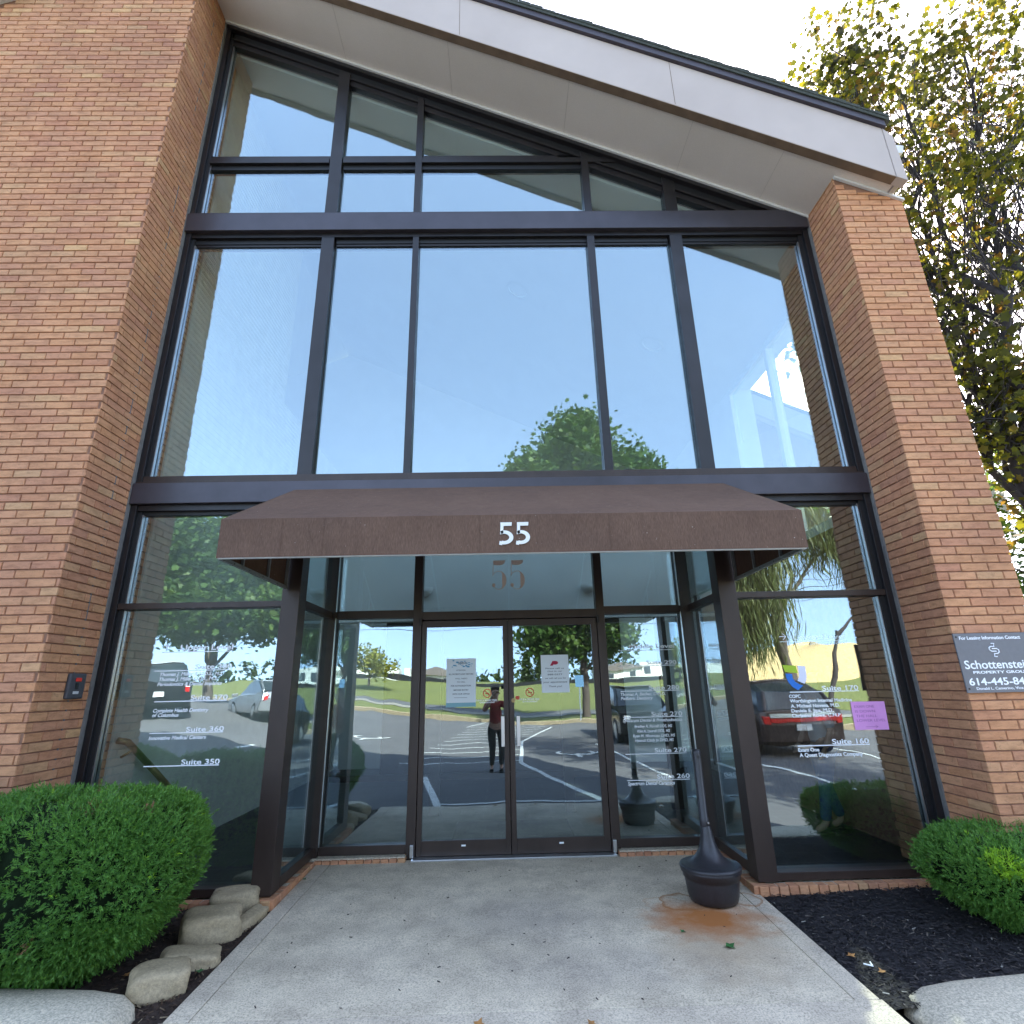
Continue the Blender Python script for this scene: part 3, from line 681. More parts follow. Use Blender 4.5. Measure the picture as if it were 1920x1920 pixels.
# recessed entrance: side lights
for xs, xg in ((-1.935, -1.93), (2.075, 2.082)):
    for z0, z1 in ((.13, 2.36), (2.41, 3.34)):
        box('glass_pane', 'glass_door', xg, xg+.008, 5.25, 6.10, z0, z1, B)
    s0, s1 = xs-.02, xs+.05
    box('transom_bar', 'bronze_satin', s0, s1, 5.251, 6.085, 2.35, 2.42, B, .002)
    box('sill_frame', 'bronze_satin', s0, s1, 5.251, 6.085, .05, .135, B, .002)
    box('head_frame', 'bronze_satin', s0, s1, 5.262, 6.085, 3.30, 3.36, B, .002)
D0, D1, DG = 6.12, 6.25, 6.17
box('corner_post', 'bronze_satin', -1.975, -1.855, 6.086, D1, .045, 3.36, B, .003)
box('corner_post', 'bronze_satin', 1.985, 2.11, 6.086, D1, .045, 3.36, B, .003)
box('glazing_bead', 'aluminium', -1.852, -1.842, 6.10, 6.115, .13, 2.35, B); box('glazing_bead', 'aluminium', 1.972, 1.982, 6.10, 6.115, .13, 2.35, B)
box('glazing_bead', 'aluminium', -1.852, -1.842, 6.10, 6.115, 2.42, 3.33, B); box('glazing_bead', 'aluminium', 1.972, 1.982, 6.10, 6.115, 2.42, 3.33, B)
box('door_jamb', 'bronze_satin', -1.0, -.905, D0, D1, .0, 3.36, B, .003)
box('door_jamb', 'bronze_satin', 1.04, 1.13, D0, D1, .0, 3.36, B, .003)
box('door_head', 'bronze_satin', -.905, 1.04, D0+.005, D1, 2.315, 2.405, B, .003)
for a, b in ((-1.855, -1.0), (1.13, 1.985)):
    box('transom_bar', 'bronze_satin', a, b, D0+.005, D1, 2.345, 2.43, B, .003)
    box('sill_frame', 'bronze_satin', a, b, D0+.005, D1, .05, .13, B, .003)
for a, b in ((-1.855, -1.0), (-.905, 1.04), (1.13, 1.985)): box('head_frame', 'bronze_satin', a, b, D0+.005, D1, 3.31, 3.36, B)
def dpane(x0, x1, z0, z1): return box('glass_pane', 'glass_door', x0, x1, DG, DG+.008, z0, z1, B)
dpane(-1.86, -.99, .12, 2.36); dpane(-1.86, -.99, 2.42, 3.33); PANES['T'] = dpane(-.91, 1.05, 2.40, 3.33)
PANES['M'] = dpane(1.12, 1.99, .12, 2.36); dpane(1.12, 1.99, 2.42, 3.33)
# doors
def door(x0, x1, hx, hinge_left):
    d = MB(); st = .052
    d.box(x0, x0+st, D0+.012, D0+.057, .02, 2.305); d.box(x1-st-(.012 if not hinge_left else 0), x1, D0+.012, D0+.057, .02, 2.305)
    d.box(x0+st, x1-st, D0+.013, D0+.056, 2.235, 2.305); d.box(x0+st, x1-st, D0+.013, D0+.056, .02, .155)
    o = d.build('entrance_door', 'bronze_satin', B, bevel=.003)
    g = box('glass_pane', 'glass_door', x0+st-.01, x1-st+.01, D0+.030, D0+.038, .15, 2.24, o)
    h = MB(); h.box(hx-.017, hx+.017, D0-.045, D0-.037, 1.005, 1.30); hb = h.build('pull_handle', 'steel_pull', o, bevel=.002)
    box('handle_bracket', 'steel_pull', hx-.012, hx+.012, D0-.037, D0+.012, 1.03, 1.06, o); box('handle_bracket', 'steel_pull', hx-.012, hx+.012, D0-.037, D0+.012, 1.245, 1.275, o)
    b = MB(); b.box((x0+x1)/2-.022, (x0+x1)/2+.022, D0+.0095, D0+.012, .10, .115); b.build('rail_label', 'decal_white', o)
    return o, g
dl, gl_ = door(-.90, .042, -.022, True)
dr, gr_ = door(.050, 1.035, .140, False)
m = MB(); m.tube([(.092, D0+.012, 1.452), (.092, D0+.002, 1.452)], .022, 20); m.build('lock_cylinder', 'brass_rail', dr)
m = MB(); m.box(-.93, 1.07, 6.02, 6.13, -.005, .018); m.build('door_threshold', 'aluminium', B, bevel=.003)
for a in (-.935, 1.065):
    box('hinge_pivot', 'aluminium', a-.018, a+.018, 6.085, 6.119, .02, .13, B, .004)
box('hinge_pivot', 'rubber_black', -.925, -.895, 6.095, 6.119, 2.25, 2.33, B, .004); box('hinge_pivot', 'rubber_black', 1.035, 1.065, 6.095, 6.119, 2.25, 2.33, B, .004)
# rowlock brick sill around the glass
m = MB()
def rowlock(x0, y0, x1, y1, wdt):
    L = math.hypot(x1-x0, y1-y0); n = int(L/.078); dx, dy = (x1-x0)/L, (y1-y0)/L; nx_, ny_ = -dy, dx
    for i in range(n):
        a, b = i*L/n+.004, (i+1)*L/n-.004; zt = .034+random.uniform(-.003, .003); pr = random.uniform(-.004, .004)
        P = lambda t, q, z: (x0+dx*t+nx_*q, y0+dy*t+ny_*q, z)
        m.hexa([P(a, pr, -.08), P(b, pr, -.08), P(b, wdt, -.08), P(a, wdt, -.08), P(a, pr+.004, zt), P(b, pr+.004, zt), P(b, wdt, zt), P(a, wdt, zt)])
for run in ((-1.86, 6.015, -.98, 6.015, .10), (1.09, 6.015, 1.96, 6.015, .10), (-1.84, 5.02, -1.84, 6.0, .13), (1.96, 6.0, 1.96, 5.02, .13), (2.0, 5.0, 3.68, 5.0, .09), (-3.6, 5.0, -1.86, 5.0, .09)):
    m = MB(); rowlock(*run); m.build('brick_sill', 'brick', B, bevel=.004)
for q in ((-3.6, -1.85, 5.03, 5.3, -.1, .030), (1.975, 3.68, 5.03, 5.3, -.1, .030), (-2.0, -1.862, 5.1, 6.1, -.1, .0315), (1.985, 2.15, 5.1, 6.1, -.1, .0315), (-1.9, -.99, 6.05, 6.3, -.1, .046), (1.1, 2.05, 6.05, 6.3, -.1, .046)): box('mortar_bed', 'kerb_concrete', *q, B)

# interior ------------------------------------------------------------------
m = MB(); m.box(-3.7, 3.98, 6.13, 13, -.12, -.002); m.box(-3.7, -1.94, 5.23, 6.13, -.12, -.002); m.box(2.09, 3.98, 5.23, 6.13, -.12, -.002); m.build('lobby_floor', 'slate_floor', B)
m = MB(); m.box(-3.9, -3.615, 5.462, 8.2, -.1, 10.1); m.box(-3.9, -3.615, 8.2, 12.6, -.1, 6.2); bricks_lo = m.build('white_brick_wall', 'white_brick', B)
m = MB()
for r in range(0, 135):     # courses of the painted brick
    m.box(-3.616, -3.611, 5.47, 8.19 if r > 82 else 12.5, r*BP+.004, (r+1)*BP-.004)
m.build('white_brick_courses', 'white_brick', B)
m = MB(); m.prism_xz([(-6.5, -.1), (4.2, -.1), (4.2, SOF(4.2)-.3), (-3.9, SOF(-3.9)-.3), (-6.5, 9)], 12.6, 12.8); m.build('back_wall', 'interior_paint', B)
m = MB(); m.box(-6.6, -6.4, 8.2, 12.7, -.1, 9.6); m.box(-6.5, -3.7, 8.05, 8.2, -.1, 9.9); m.build('inner_wall', 'interior_paint', B)
m = MB()
for a, b in ((-6.5, RX), (RX, 4.0)):
    m.hexa([(a, 5.24, soff(a)-.34), (b, 5.24, soff(b)-.34), (b, 12.7, soff(b)-.34), (a, 12.7, soff(a)-.34), (a, 5.24, soff(a)-.28), (b, 5.24, soff(b)-.28), (b, 12.7, soff(b)-.28), (a, 12.7, soff(a)-.28)])
m.build('sloped_ceiling', 'ceiling_paint', B)
# vestibule ceiling, bulkhead and inner frame
m = MB(); m.box(-2.6, 2.6, 8.0, 8.12, 2.52, 3.6); m.build('bulkhead', 'interior_paint', B)
for a in (-2.45, -.95, .85, 2.28): box('inner_mullion', 'dark_wood', a-.07, a+.07, 8.0, 8.1, 0, 2.52, B)
box('inner_rail', 'dark_wood', -2.45, 2.45, 8.02, 8.08, .42, .5, B)
m = MB(); m.box(-2.4, 2.4, 11.4, 11.6, -.1, 3.4); m.build('inner_wall', 'dark_wood', B)
m = MB(); m.box(-.6, .75, 6.4, 7.6, .0, .012); mt = m.build('door_mat', 'cloth_black'); tag(mt, 'dark entrance mat lying inside the double glass doors', 'mat')
# right side glazing wall of the lobby
for yy in (5.86, 6.95, 8.3): box('side_mullion', 'interior_paint', 3.95, 4.07, yy-.04, yy+.04, 3.44, 6.30, B)
for yy in (9.85, 11.2, 12.4): box('side_mullion', 'bronze_satin', 3.95, 4.07, yy-.04, yy+.04, .1, 3.3, B)
box('side_wall', 'interior_paint', 3.952, 4.385, 8.351, 12.5, 3.44, 6.45, B)  # wall added in place of upper rear glazing, blocks sun from the walk
box('side_wall', 'mortar', 3.90, 4.385, 5.803, 9.8, -.1, 3.3, B)
for zz, y0_, ye in ((.0, 9.81, 12.5), (3.3, 5.80, 12.5), (6.30, 5.80, 8.35)): box('side_rail', 'interior_paint', 3.957, 4.063, y0_, ye, zz, zz+.139, B)
for z0, z1, y0_, ye in ((.1, 3.35, 9.82, 12.45), (3.4, 6.33, 5.82, 8.34)): box('side_glass', 'glass', 4.0, 4.006, y0_, ye, z0, z1, B)
m = MB(); m.box(3.95, 4.39, 5.801, 12.5, 6.45, 6.8); m.build('side_header', 'interior_paint', B)
# lights inside
for k, (cx, cyy) in enumerate(((.33, 7.75), (2.58, 7.85))):
    m = MB(); sl = -.467; zc = SOF(cx)-.345
    ring = []
    for j, (rr0, dz) in enumerate(((.20, -.005), (.15, -.012), (.13, .03))): ring.append((rr0, dz))
    b0 = len(m.v)
    for rr0, dz in ring:
        for q in range(28):
            a = 2*math.pi*q/28; x = cx+rr0*math.cos(a); m.v.append((x, cyy+rr0*math.sin(a), SOF(x)-.345+dz))
    for i in range(2):
        for q in range(28):
            q2 = (q+1) % 28; m.f.append((b0+i*28+q, b0+i*28+q2, b0+(i+1)*28+q2, b0+(i+1)*28+q)); m.mi.append(0)
    m.f.append(tuple(b0+56+q for q in range(28))); m.mi.append(1)
    o = m.build('recessed_light', ['lamp_glass', 'window_dark'], smooth=False)
    tag(o, ('round recessed downlight in sloped ceiling behind the wide middle upper pane', 'round recessed downlight in sloped ceiling behind the narrow pane right of the wide one')[k], 'downlight', 'downlights in the sloped lobby ceiling')
for k, x in enumerate((-1.14, 1.26)):
    m = MB(); prof = [(.002, -.12), (.06, -.105), (.105, -.06), (.125, 0), (.118, 0), (.10, -.05), (.002, -.10)]
    m.lathe(prof, (x, 7.93, 2.985), 28); o = m.build('wall_sconce', 'lamp_glass', smooth=True)
    tag(o, ('white half bowl wall sconce seen through transom left of the numerals', 'white half bowl wall sconce seen through transom right of the numerals')[k], 'wall lamp', 'half bowl sconces behind the transom')
m = MB(); m.tube([(-3.50, 5.9, .93), (-3.50, 5.5, 1.18), (-3.56, 5.44, 1.2)], .03, 8); m.tube([(-3.5, 5.6, 1.1), (-3.6, 5.6, 1.04)], .012, 6)
m.tube([(-3.50, 5.9, .93), (-3.5, 6.8, .35)], .03, 8)
tag(m.build('handrail', 'brass_rail', smooth=True), 'brown wooden handrail on the brick wall behind the left lower pane', 'handrail')

# lettering on the glass ----------------------------------------------------
LEFT = [('Upper Level', -2.959, -2.482, 1.973, 0.049), ('_', -3.12, -2.482, 1.956, 0.006), ('Suite 380', -2.801, -2.469, 1.805, 0.042), ('_', -3.164, -2.475, 1.792, 0.006),
 ('Thomas J. Miller II, D.D.S., M.S.', -3.107, -2.543, 1.75, 0.030), ('Thomas J. Miller D.D.S., M.S.', -3.107, -2.588, 1.708, 0.030), ('Periodontics & Dental Implants', -3.116, -2.541, 1.665, 0.030),
 ('Suite 370', -2.8, -2.472, 1.54, 0.041), ('_', -3.116, -2.477, 1.529, 0.007), ('Complete Health Dentistry', -3.113, -2.626, 1.442, 0.03), ('of Columbus', -3.115, -2.882, 1.404, 0.03),
 ('Suite 360', -2.798, -2.47, 1.277, 0.040), ('_', -3.113, -2.473, 1.267, 0.006), ('Innovative Medical Centers', -3.112, -2.616, 1.217, 0.03), ('Suite 350', -2.798, -2.469, 1.013, 0.041), ('_', -3.116, -2.472, 1.002, 0.007)]
RIGHT = [('Lower Level', 2.704, 3.195, 1.954, 0.045), ('_', 2.574, 3.2, 1.935, 0.006), ('Follow Driveway Around', 2.717, 3.195, 1.906, 0.02), ('Suite 170', 2.891, 3.222, 1.499, 0.041), ('_', 2.589, 3.224, 1.489, 0.006),
 ('COPC', 2.576, 2.68, 1.442, 0.028), ('Worthington Internal Medicine', 2.576, 3.142, 1.403, 0.028), ('A. Michael Novena, M.D.', 2.577, 3.023, 1.36, 0.028), ('Daniela E. Jipa, M.D.', 2.575, 2.955, 1.319, 0.028), ('Christina Rowe, C.N.P.', 2.572, 3.023, 1.278, 0.028),
 ('Suite 160', 2.892, 3.22, 1.05, 0.041), ('_', 2.578, 3.222, 1.038, 0.007), ('Exam One', 2.578, 2.764, 0.994, 0.029), ('A Quest Diagnostics Company', 2.582, 3.144, 0.952, 0.03)]
MID = [('Middle Level', 1.388, 1.887, 1.965, 0.043), ('_', 1.263, 1.884, 1.943, 0.005), ('Suite 290', 1.562, 1.892, 1.791, 0.042), ('_', 1.25, 1.881, 1.778, 0.005), ('Suite 280', 1.564, 1.894, 1.528, 0.043), ('_', 1.255, 1.893, 1.515, 0.007),
 ('Thomas A. Becher, D.M.D.', 1.251, 1.735, 1.472, 0.031), ('Pediatric Dentistry', 1.251, 1.596, 1.43, 0.031), ('Suite 270', 1.564, 1.895, 1.261, 0.042), ('_', 1.26, 1.893, 1.250, 0.007), ('Spectrum Dental & Prosthodontics', 1.251, 1.888, 1.207, 0.031),
 ('Bradley A. Purcell DDS, MS', 1.371, 1.775, 1.148, 0.028), ('Kim A. Laurell DDS, MS', 1.397, 1.746, 1.101, 0.028), ('Ryan M. Mizumoto DMD, MS', 1.347, 1.796, 1.055, 0.028), ('Hyunok Cindy Jo DMD, MS', 1.365, 1.776, 1.011, 0.028),
 ('Suite 270', 1.563, 1.898, 0.905, 0.041), ('_', 1.254, 1.898, 0.891, 0.006), ('Suite 260', 1.563, 1.903, 0.656, 0.042), ('_', 1.249, 1.902, 0.642, 0.006), ('Spectrum Dental Ceramics', 1.254, 1.741, 0.599, 0.033)]
def directory(rows, y, pane_, extra=None):
    m = MB()
    for t, x0, x1, z, h in rows:
        if t == '_': m.box(x0, x1, y-.0015, y, z-.001, z+h)
        else:
            it = not (t.startswith('Suite') or t.endswith('Level') or t == 'COPC')
            text_on(m, t, x0, x1, z, h, y, .016 if not it else .022, .22 if (it and rows is not RIGHT) else 0)
    if extra: extra(m, y)
    return m.build('lettering', 'decal_white', pane_)
def arrow_up(m, y):
    for a, b in (((-3.088, 1.968), (-3.088, 2.025)), ((-3.118, 1.998), (-3.088, 2.028)), ((-3.058, 1.998), (-3.088, 2.028))):
        m.tube([(a[0], y-.002, a[1]), (b[0], y-.002, b[1])], .0035, 6)
def arrow_right(m, y):
    for a, b in (((2.575, 1.984), (2.635, 1.984)), ((2.608, 2.012), (2.637, 1.984)), ((2.608, 1.956), (2.637, 1.984))):
        m.tube([(a[0], y-.002, a[1]), (b[0], y-.002, b[1])], .0035, 6)
directory(LEFT, YG-.0005, PANES['L'], arrow_up); directory(RIGHT, YG-.0005, PANES['R'], arrow_right); directory(MID, DG-.0005, PANES['M'])
# three-part emblem beside suite 170
def poly_xz(m, pts, y, th=.0015):
    m.prism_xz(pts, y-th, y)
def emb(name, mat, pts):
    m = MB(); poly_xz(m, pts, YG-.0006); return m.build(name, mat, PANES['R'])
emb('emblem', 'logo_green', [(2.575, 1.668), (2.692, 1.655), (2.684, 1.722), (2.560, 1.731)])
emb('emblem', 'logo_blue', [(2.577, 1.655), (2.578, 1.615), (2.592, 1.575), (2.622, 1.537), (2.668, 1.507), (2.722, 1.548), (2.690, 1.556), (2.655, 1.580), (2.638, 1.610), (2.636, 1.650)])
emb('emblem', 'logo_white', [(2.700, 1.722), (2.700, 1.655), (2.694, 1.620), (2.676, 1.588), (2.738, 1.562), (2.757, 1.588), (2.768, 1.625), (2.770, 1.714)])
# serif 55 on the transom
def serif5(m, x, z, w_, h, y):
    out = []
    # flag
    poly_xz(m, [(x+.10*w_, z+.86*h), (x+.30*w_, z+.82*h), (x+.62*w_, z+.82*h), (x+.84*w_, z+.88*h), (x+.90*w_, z+1.0*h), (x+.78*w_, z+.985*h), (x+.10*w_, z+.985*h)], y)
    poly_xz(m, [(x+.06*w_, z+.46*h), (x+.10*w_, z+.46*h), (x+.125*w_, z+.86*h), (x+.08*w_, z+.86*h)], y)
    # bowl, thick on the right
    n = 22; cx, cz, rx, rz = x+.46*w_, z+.315*h, .50*w_, .315*h
    pts_o, pts_i = [], []
    for i in range(n+1):
        a = R(150)-(R(150)+R(150))*i/n
        th = .03+.26*max(0, math.cos(a))**1.3
        pts_o.append((cx+rx*math.cos(a), cz+rz*math.sin(a))); pts_i.append((cx+(rx-th*w_)*math.cos(a), cz+(rz-.022*h)*math.sin(a)))
    for i in range(n): poly_xz(m, [pts_i[i], pts_i[i+1], pts_o[i+1], pts_o[i]], y)
    poly_xz(m, [(x+.13*w_+.11*w_*math.cos(a), z+.15*h+.062*h*math.sin(a)) for a in np.linspace(0, 2*math.pi, 14, endpoint=False)], y)
m = MB(); serif5(m, -.125, 2.645, .175, .345, DG-.0006); serif5(m, .085, 2.645, .175, .345, DG-.0006); m.build('numerals', 'decal_gold', PANES['T'])
# no-smoking rings
def nosmoke(cx, g, y):
    m = MB(); n = 26; r0, r1 = .037, .046; z = 1.53
    for i in range(n):
        a, b = 2*math.pi*i/n, 2*math.pi*(i+1)/n
        poly_xz(m, [(cx+r0*math.cos(a), z+r0*math.sin(a)), (cx+r1*math.cos(a), z+r1*math.sin(a)), (cx+r1*math.cos(b), z+r1*math.sin(b)), (cx+r0*math.cos(b), z+r0*math.sin(b))], y)
    poly_xz(m, [(cx-.030, z+.024), (cx+.024, z-.030), (cx+.030, z-.024), (cx-.024, z+.030)], y)
    poly_xz(m, [(cx-.022, z-.008), (cx+.022, z-.008), (cx+.022, z+.002), (cx-.022, z+.002)], y-.002)
    m.build('no_smoking_mark', 'decal_red', g)
    m = MB(); text_on(m, 'THIS IS A SMOKE FREE', cx-.13, cx+.10, 1.452, .016, y, .02); text_on(m, 'ENVIRONMENT', cx-.08, cx+.08, 1.43, .014, y, .02); m.build('lettering', 'decal_white', g)
nosmoke(-.185, gl_, D0+.0295); nosmoke(.272, gr_, D0+.0295)
m = MB(); m.box(.118, .158, D0+.0285, D0+.0295, 1.46, 1.495); m.build('red_sticker', 'decal_red', gr_)
# posters taped to the doors
yp = D0+.029
p = empty('door_notice', (-.47, yp, 1.64), 'tall pale blue notice with teal foot taped on the left door glass', 'notice')
box('sheet', 'poster_white', -.625, -.307, yp-.0015, yp, 1.44, 1.896, p); box('foot_band', 'poster_teal', -.625, -.307, yp-.002, yp-.0016, 1.398, 1.4395, p)
m = MB()
for k in range(26):
    a = random.uniform(-.57, -.36); b = random.uniform(1.80, 1.875); m.box(a, a+random.uniform(.01, .03), yp-.0022, yp-.0016, b, b+random.uniform(.004, .014))
m.build('picture', 'poster_blue', p)
m = MB()
text_on(m, 'COVID-19', -.50, -.41, 1.835, .022, yp-.0018, .03); text_on(m, 'ATTENTION', -.52, -.42, 1.765, .014, yp-.0018, .01); text_on(m, 'ALL PATIENTS AND VISITORS', -.60, -.335, 1.725, .015, yp-.0018, .02)
text_on(m, 'WILL NEED', -.53, -.40, 1.68, .013, yp-.0018, .01); text_on(m, 'TO CALL', -.51, -.42, 1.645, .013, yp-.0018, .01); text_on(m, 'FOR AUTHORIZATION', -.575, -.36, 1.605, .015, yp-.0018, .02); text_on(m, 'BEFORE ENTRY', -.545, -.385, 1.562, .014, yp-.0018, .02)
text_on(m, 'INTO OUR OFFICE', -.555, -.375, 1.522, .014, yp-.0018, .02); m.box(-.54, -.40, yp-.0022, yp-.0016, 1.49, 1.493)
m.build('lettering', 'poster_ink', p)
p = empty('door_notice', (.55, yp, 1.72), 'smaller white notice with dark red emblem taped on the right door glass', 'notice')
box('sheet', 'poster_white', .402, .702, yp-.0015, yp, 1.521, 1.914, p)
m = MB(); poly_xz(m, [(.555+.035*math.cos(a), 1.83+.02*math.sin(a)) for a in np.linspace(0, 6.28, 16, endpoint=False)], yp-.0017, .0008); poly_xz(m, [(.50, 1.80), (.53, 1.80), (.56, 1.845), (.53, 1.85)], yp-.0026, .0006); m.build('picture', 'poster_red', p)
m = MB()
for a, x0, x1, z, h in (('Please call us', .45, .65, 1.765, .014), ('Out in car', .47, .63, 1.735, .014), ('888-0377', .47, .63, 1.70, .016), ('we will call you for', .44, .67, 1.663, .014), ('your appointment', .42, .68, 1.622, .018), ('Thank you!', .48, .62, 1.578, .017)):
    text_on(m, a, x0, x1, z, h, yp-.0018, .012)
m.build('lettering', 'poster_ink', p)
# pink note
p = empty('pink_note', (3.27, YG, 1.28), 'pink handwritten paper note taped inside the right lower pane', 'note')
m = MB(); m.prism_xz([(3.120, 1.161), (3.424, 1.158), (3.432, 1.396), (3.124, 1.399)], YG-.003, YG-.001); m.build('sheet', 'paper_pink', p)
m = MB()
for t, x0, x1, z in (('EXAM ONE', 3.15, 3.33, 1.345), ('IS DOWN', 3.15, 3.33, 1.305), ('THE HALL', 3.15, 3.34, 1.265), ('LOWER LEVEL', 3.15, 3.41, 1.228)): text_on(m, t, x0, x1, z, .022, YG-.0032, -.01)
m.tube([(3.22, YG-.0035, 1.185), (3.33, YG-.0035, 1.185)], .0015, 5); m.tube([(3.31, YG-.0035, 1.197), (3.33, YG-.0035, 1.185), (3.31, YG-.0035, 1.175)], .0015, 5)
m.build('lettering', 'ink_purple', p)

# ---------------------------------------------------------------- awning
A = empty('entrance_awning', (.09, 4.4, 2.5), 'brown canvas awning with white number 55 above the double doors', 'awning')
AX0, AX1, AYF, AYB = -2.02, 2.205, 3.786, 5.04; AZB, AZF, AZT = 2.505, 2.79, 3.475
m = MB()
nx, ny = 90, 12
def sagp(u, v):
    x = AX0+(AX1-AX0)*u; y = AYF+(AYB-AYF)*v; z = AZF+(AZT-AZF)*v
    rib = abs(math.sin(math.pi*u*4)); wr = .0035*math.sin(u*41+v*7)*math.sin(u*17-v*5)+.003*math.sin(u*73+3*v); return (x, y, z-(.020*rib+wr)*math.sin(math.pi*v))
b = len(m.v); m.v += [sagp(i/nx, j/ny) for j in range(ny+1) for i in range(nx+1)]
for j in range(ny):
    for i in range(nx): a = b+j*(nx+1)+i; m.f.append((a, a+1, a+nx+2, a+nx+1)); m.mi.append(0)
b = len(m.v)
for j in range(5):
    for i in range(nx+1):
        u, v = i/nx, j/4; x = AX0+(AX1-AX0)*u; m.v.append((x, AYF-.002+.004*math.sin(u*23)*math.sin(math.pi*v), AZB+(AZF-AZB)*v))
for j in range(4):
    for i in range(nx): a = b+j*(nx+1)+i; m.f.append((a, a+1, a+nx+2, a+nx+1)); m.mi.append(0)
for x, sgn in ((AX0, 1), (AX1, -1)):
    q = [(x, AYF, AZB), (x, AYB, AZB), (x, AYB, AZT), (x, AYF, AZF)]
    m.face(*(q if sgn > 0 else q[::-1]))
o = m.build('canvas', 'canvas', A)
sm = o.modifiers.new('solid', 'SOLIDIFY'); sm.thickness = .003; sm.offset = -1
m = MB(); t = .0125
m.box(AX0+.005, AX1-.005, AYF+.006, AYF+.03, AZB-.006, AZB+.012); m.build('frame_front', 'gutter_white', A)
for x in (AX0+.016, AX1-.016):
    m = MB(); m.box(x-.012, x+.012, AYF+.031, AYB-.005, AZB-.010, AZB+.018)
    for yy in (4.15, 4.62):
        zt = AZF+(AZT-AZF)*(yy-AYF)/(AYB-AYF)-.02; m.box(x-.010, x+.010, yy-.01, yy+.01, AZB+.0175, zt)
    m.box(x-.012, x+.012, AYB-.03, AYB-.006, AZB+.0175, AZT-.03); m.build('side_frame', 'tube_grey', A)
for x in (AX0+.016, -1.0, .09, 1.15, AX1-.016):
    m = MB(); m.tube([(x, AYF+.018, AZB+.012), (x, AYF+.018, AZF-.022), (x, AYB-.02, AZT-.035)], .011, 6); m.build('rafter_tube', 'tube_grey', A)
m = MB()
for x in (AX0+.016, AX1-.016):
    for yy in (4.0, 4.25, 4.5, 4.8): m.tube([(x+(-.0125 if x > 0 else .0125), yy, AZB+.003), (x+(-.0135 if x > 0 else .0135), yy, AZB+.003)], .006, 8)
    for yy in (4.0, 4.3, 4.7): m.tube([(x, yy, AZB-.0105), (x, yy, AZB-.0125)], .006, 8)
m.build('rivets', 'rubber_black', A)
for x in (-1.58, -1.28, -.16, .19, .78): 
    m = MB(); m.box(x, x+.0025, AYF-.0066, AYF-.0052, AZB+.005, AZF-.004); m.build('seam', 'canvas', A)
m = MB()
def sans5(m, x, z, w_, h, y):
    P = lambda a, b: (x+a*w_, z+b*h)
    poly_xz(m, [P(.16, .84), P(.88, .84), P(.90, 1.0), P(.16, 1.0)], y, .006)
    poly_xz(m, [P(.13, .45), P(.34, .50), P(.36, .84), P(.16, .84)], y, .006)
    n = 20; cx, cz = x+.38*w_, z+.31*h
    po, pi = [], []
    for i in range(n+1):
        a = R(122)-(R(122)+R(118))*i/n
        po.append((cx+.60*w_*math.cos(a)*(1 if math.cos(a) > 0 else .75), cz+.315*h*math.sin(a)+.01*h)); pi.append((cx+.335*w_*math.cos(a)*(1 if math.cos(a) > 0 else .9), cz+.165*h*math.sin(a)+.01*h))
    for i in range(n): poly_xz(m, [pi[i], pi[i+1], po[i+1], po[i]], y, .006)
    poly_xz(m, [P(.06, -.0), P(.26, -.03), P(.26, .13), P(.10, .165)], y, .0058)
sans5(m, -.028, 2.563, .112, .165, AYF-.007); sans5(m, .092, 2.563, .112, .165, AYF-.007)
m.build('numerals', 'sign_white', A)

# ---------------------------------------------------------------- wall fixtures
K = empty('key_switch', (-3.62, 4.86, 1.67), 'small grey switch box with red lens on the left brick reveal', 'switch box')
m = MB(); m.box(XL+.0, XL+.035, 4.768, 4.950, 1.572, 1.778); m.build('housing', 'plastic_grey', K, bevel=.012)
m = MB(); m.box(XL+.0355, XL+.046, 4.825, 4.885, 1.712, 1.742); m.build('red_lens', 'red_lens', K, bevel=.004)
m = MB(); m.box(XL+.0355, XL+.039, 4.835, 4.87, 1.650, 1.700); m.build('key_slot', 'rubber_black', K)
m = MB(); m.box(XL+.0355, XL+.039, 4.822, 4.882, 1.612, 1.634); m.build('switch_label', 'switch_white', K)
G = empty('leasing_sign', (3.98, 4.5, 1.70), 'grey leasing sign with white lettering screwed to the right brick pier', 'sign')
ys = 4.505
m = MB(); m.box(3.68, 4.42, ys, ys+.012, 1.468, 1.931); m.build('board', 'sign_grey', G, bevel=.002)
m = MB()
for t, x0, x1, z, h, bd in (('For Leasing Information Contact', 3.727, 4.228, 1.881, .026, .018), ('Schottenstein', 3.715, 4.248, 1.652, .065, .012), ('PROPERTY GROUP', 3.769, 4.214, 1.614, .020, .025),
                        ('614-445-8400', 3.716, 4.259, 1.526, .055, .016), ('Donald L. Camerino, Vice President', 3.762, 4.282, 1.491, .020, .01)):
    x0, x1 = [3.985+(q-3.985)*1.012+.0 for q in (x0, x1)]
    text_on(m, t, x0, x1, z, h, ys-.0005, bd)
m.build('lettering', 'decal_white', G)
m = MB()
def stroke(m, pts, wd):
    m.tube([(a, ys-.002, b) for a, b in pts], wd, 6)
cx, cz = 3.985, 1.795
stroke(m, [(cx-.012, cz+.052), (cx+.012, cz+.052), (cx+.006, cz+.028), (cx-.022, cz+.028), (cx-.037, cz+.018), (cx-.037, cz+.002), (cx-.022, cz-.010), (cx+.016, cz-.010)], .0045)
stroke(m, [(cx+.012, cz-.052), (cx-.010, cz-.052), (cx-.004, cz-.028), (cx+.022, cz-.028), (cx+.037, cz-.018), (cx+.037, cz+.0), (cx+.022, cz+.011), (cx-.014, cz+.011)], .0045)
m.build('emblem', 'decal_white', G)
m = MB()
for a, b in ((3.70, 1.903), (3.70, 1.50), (4.40, 1.903), (4.40, 1.50)): m.tube([(a, ys+.001, b), (a, ys-.003, b)], .007, 10)
m.build('screws', 'rubber_black', G)

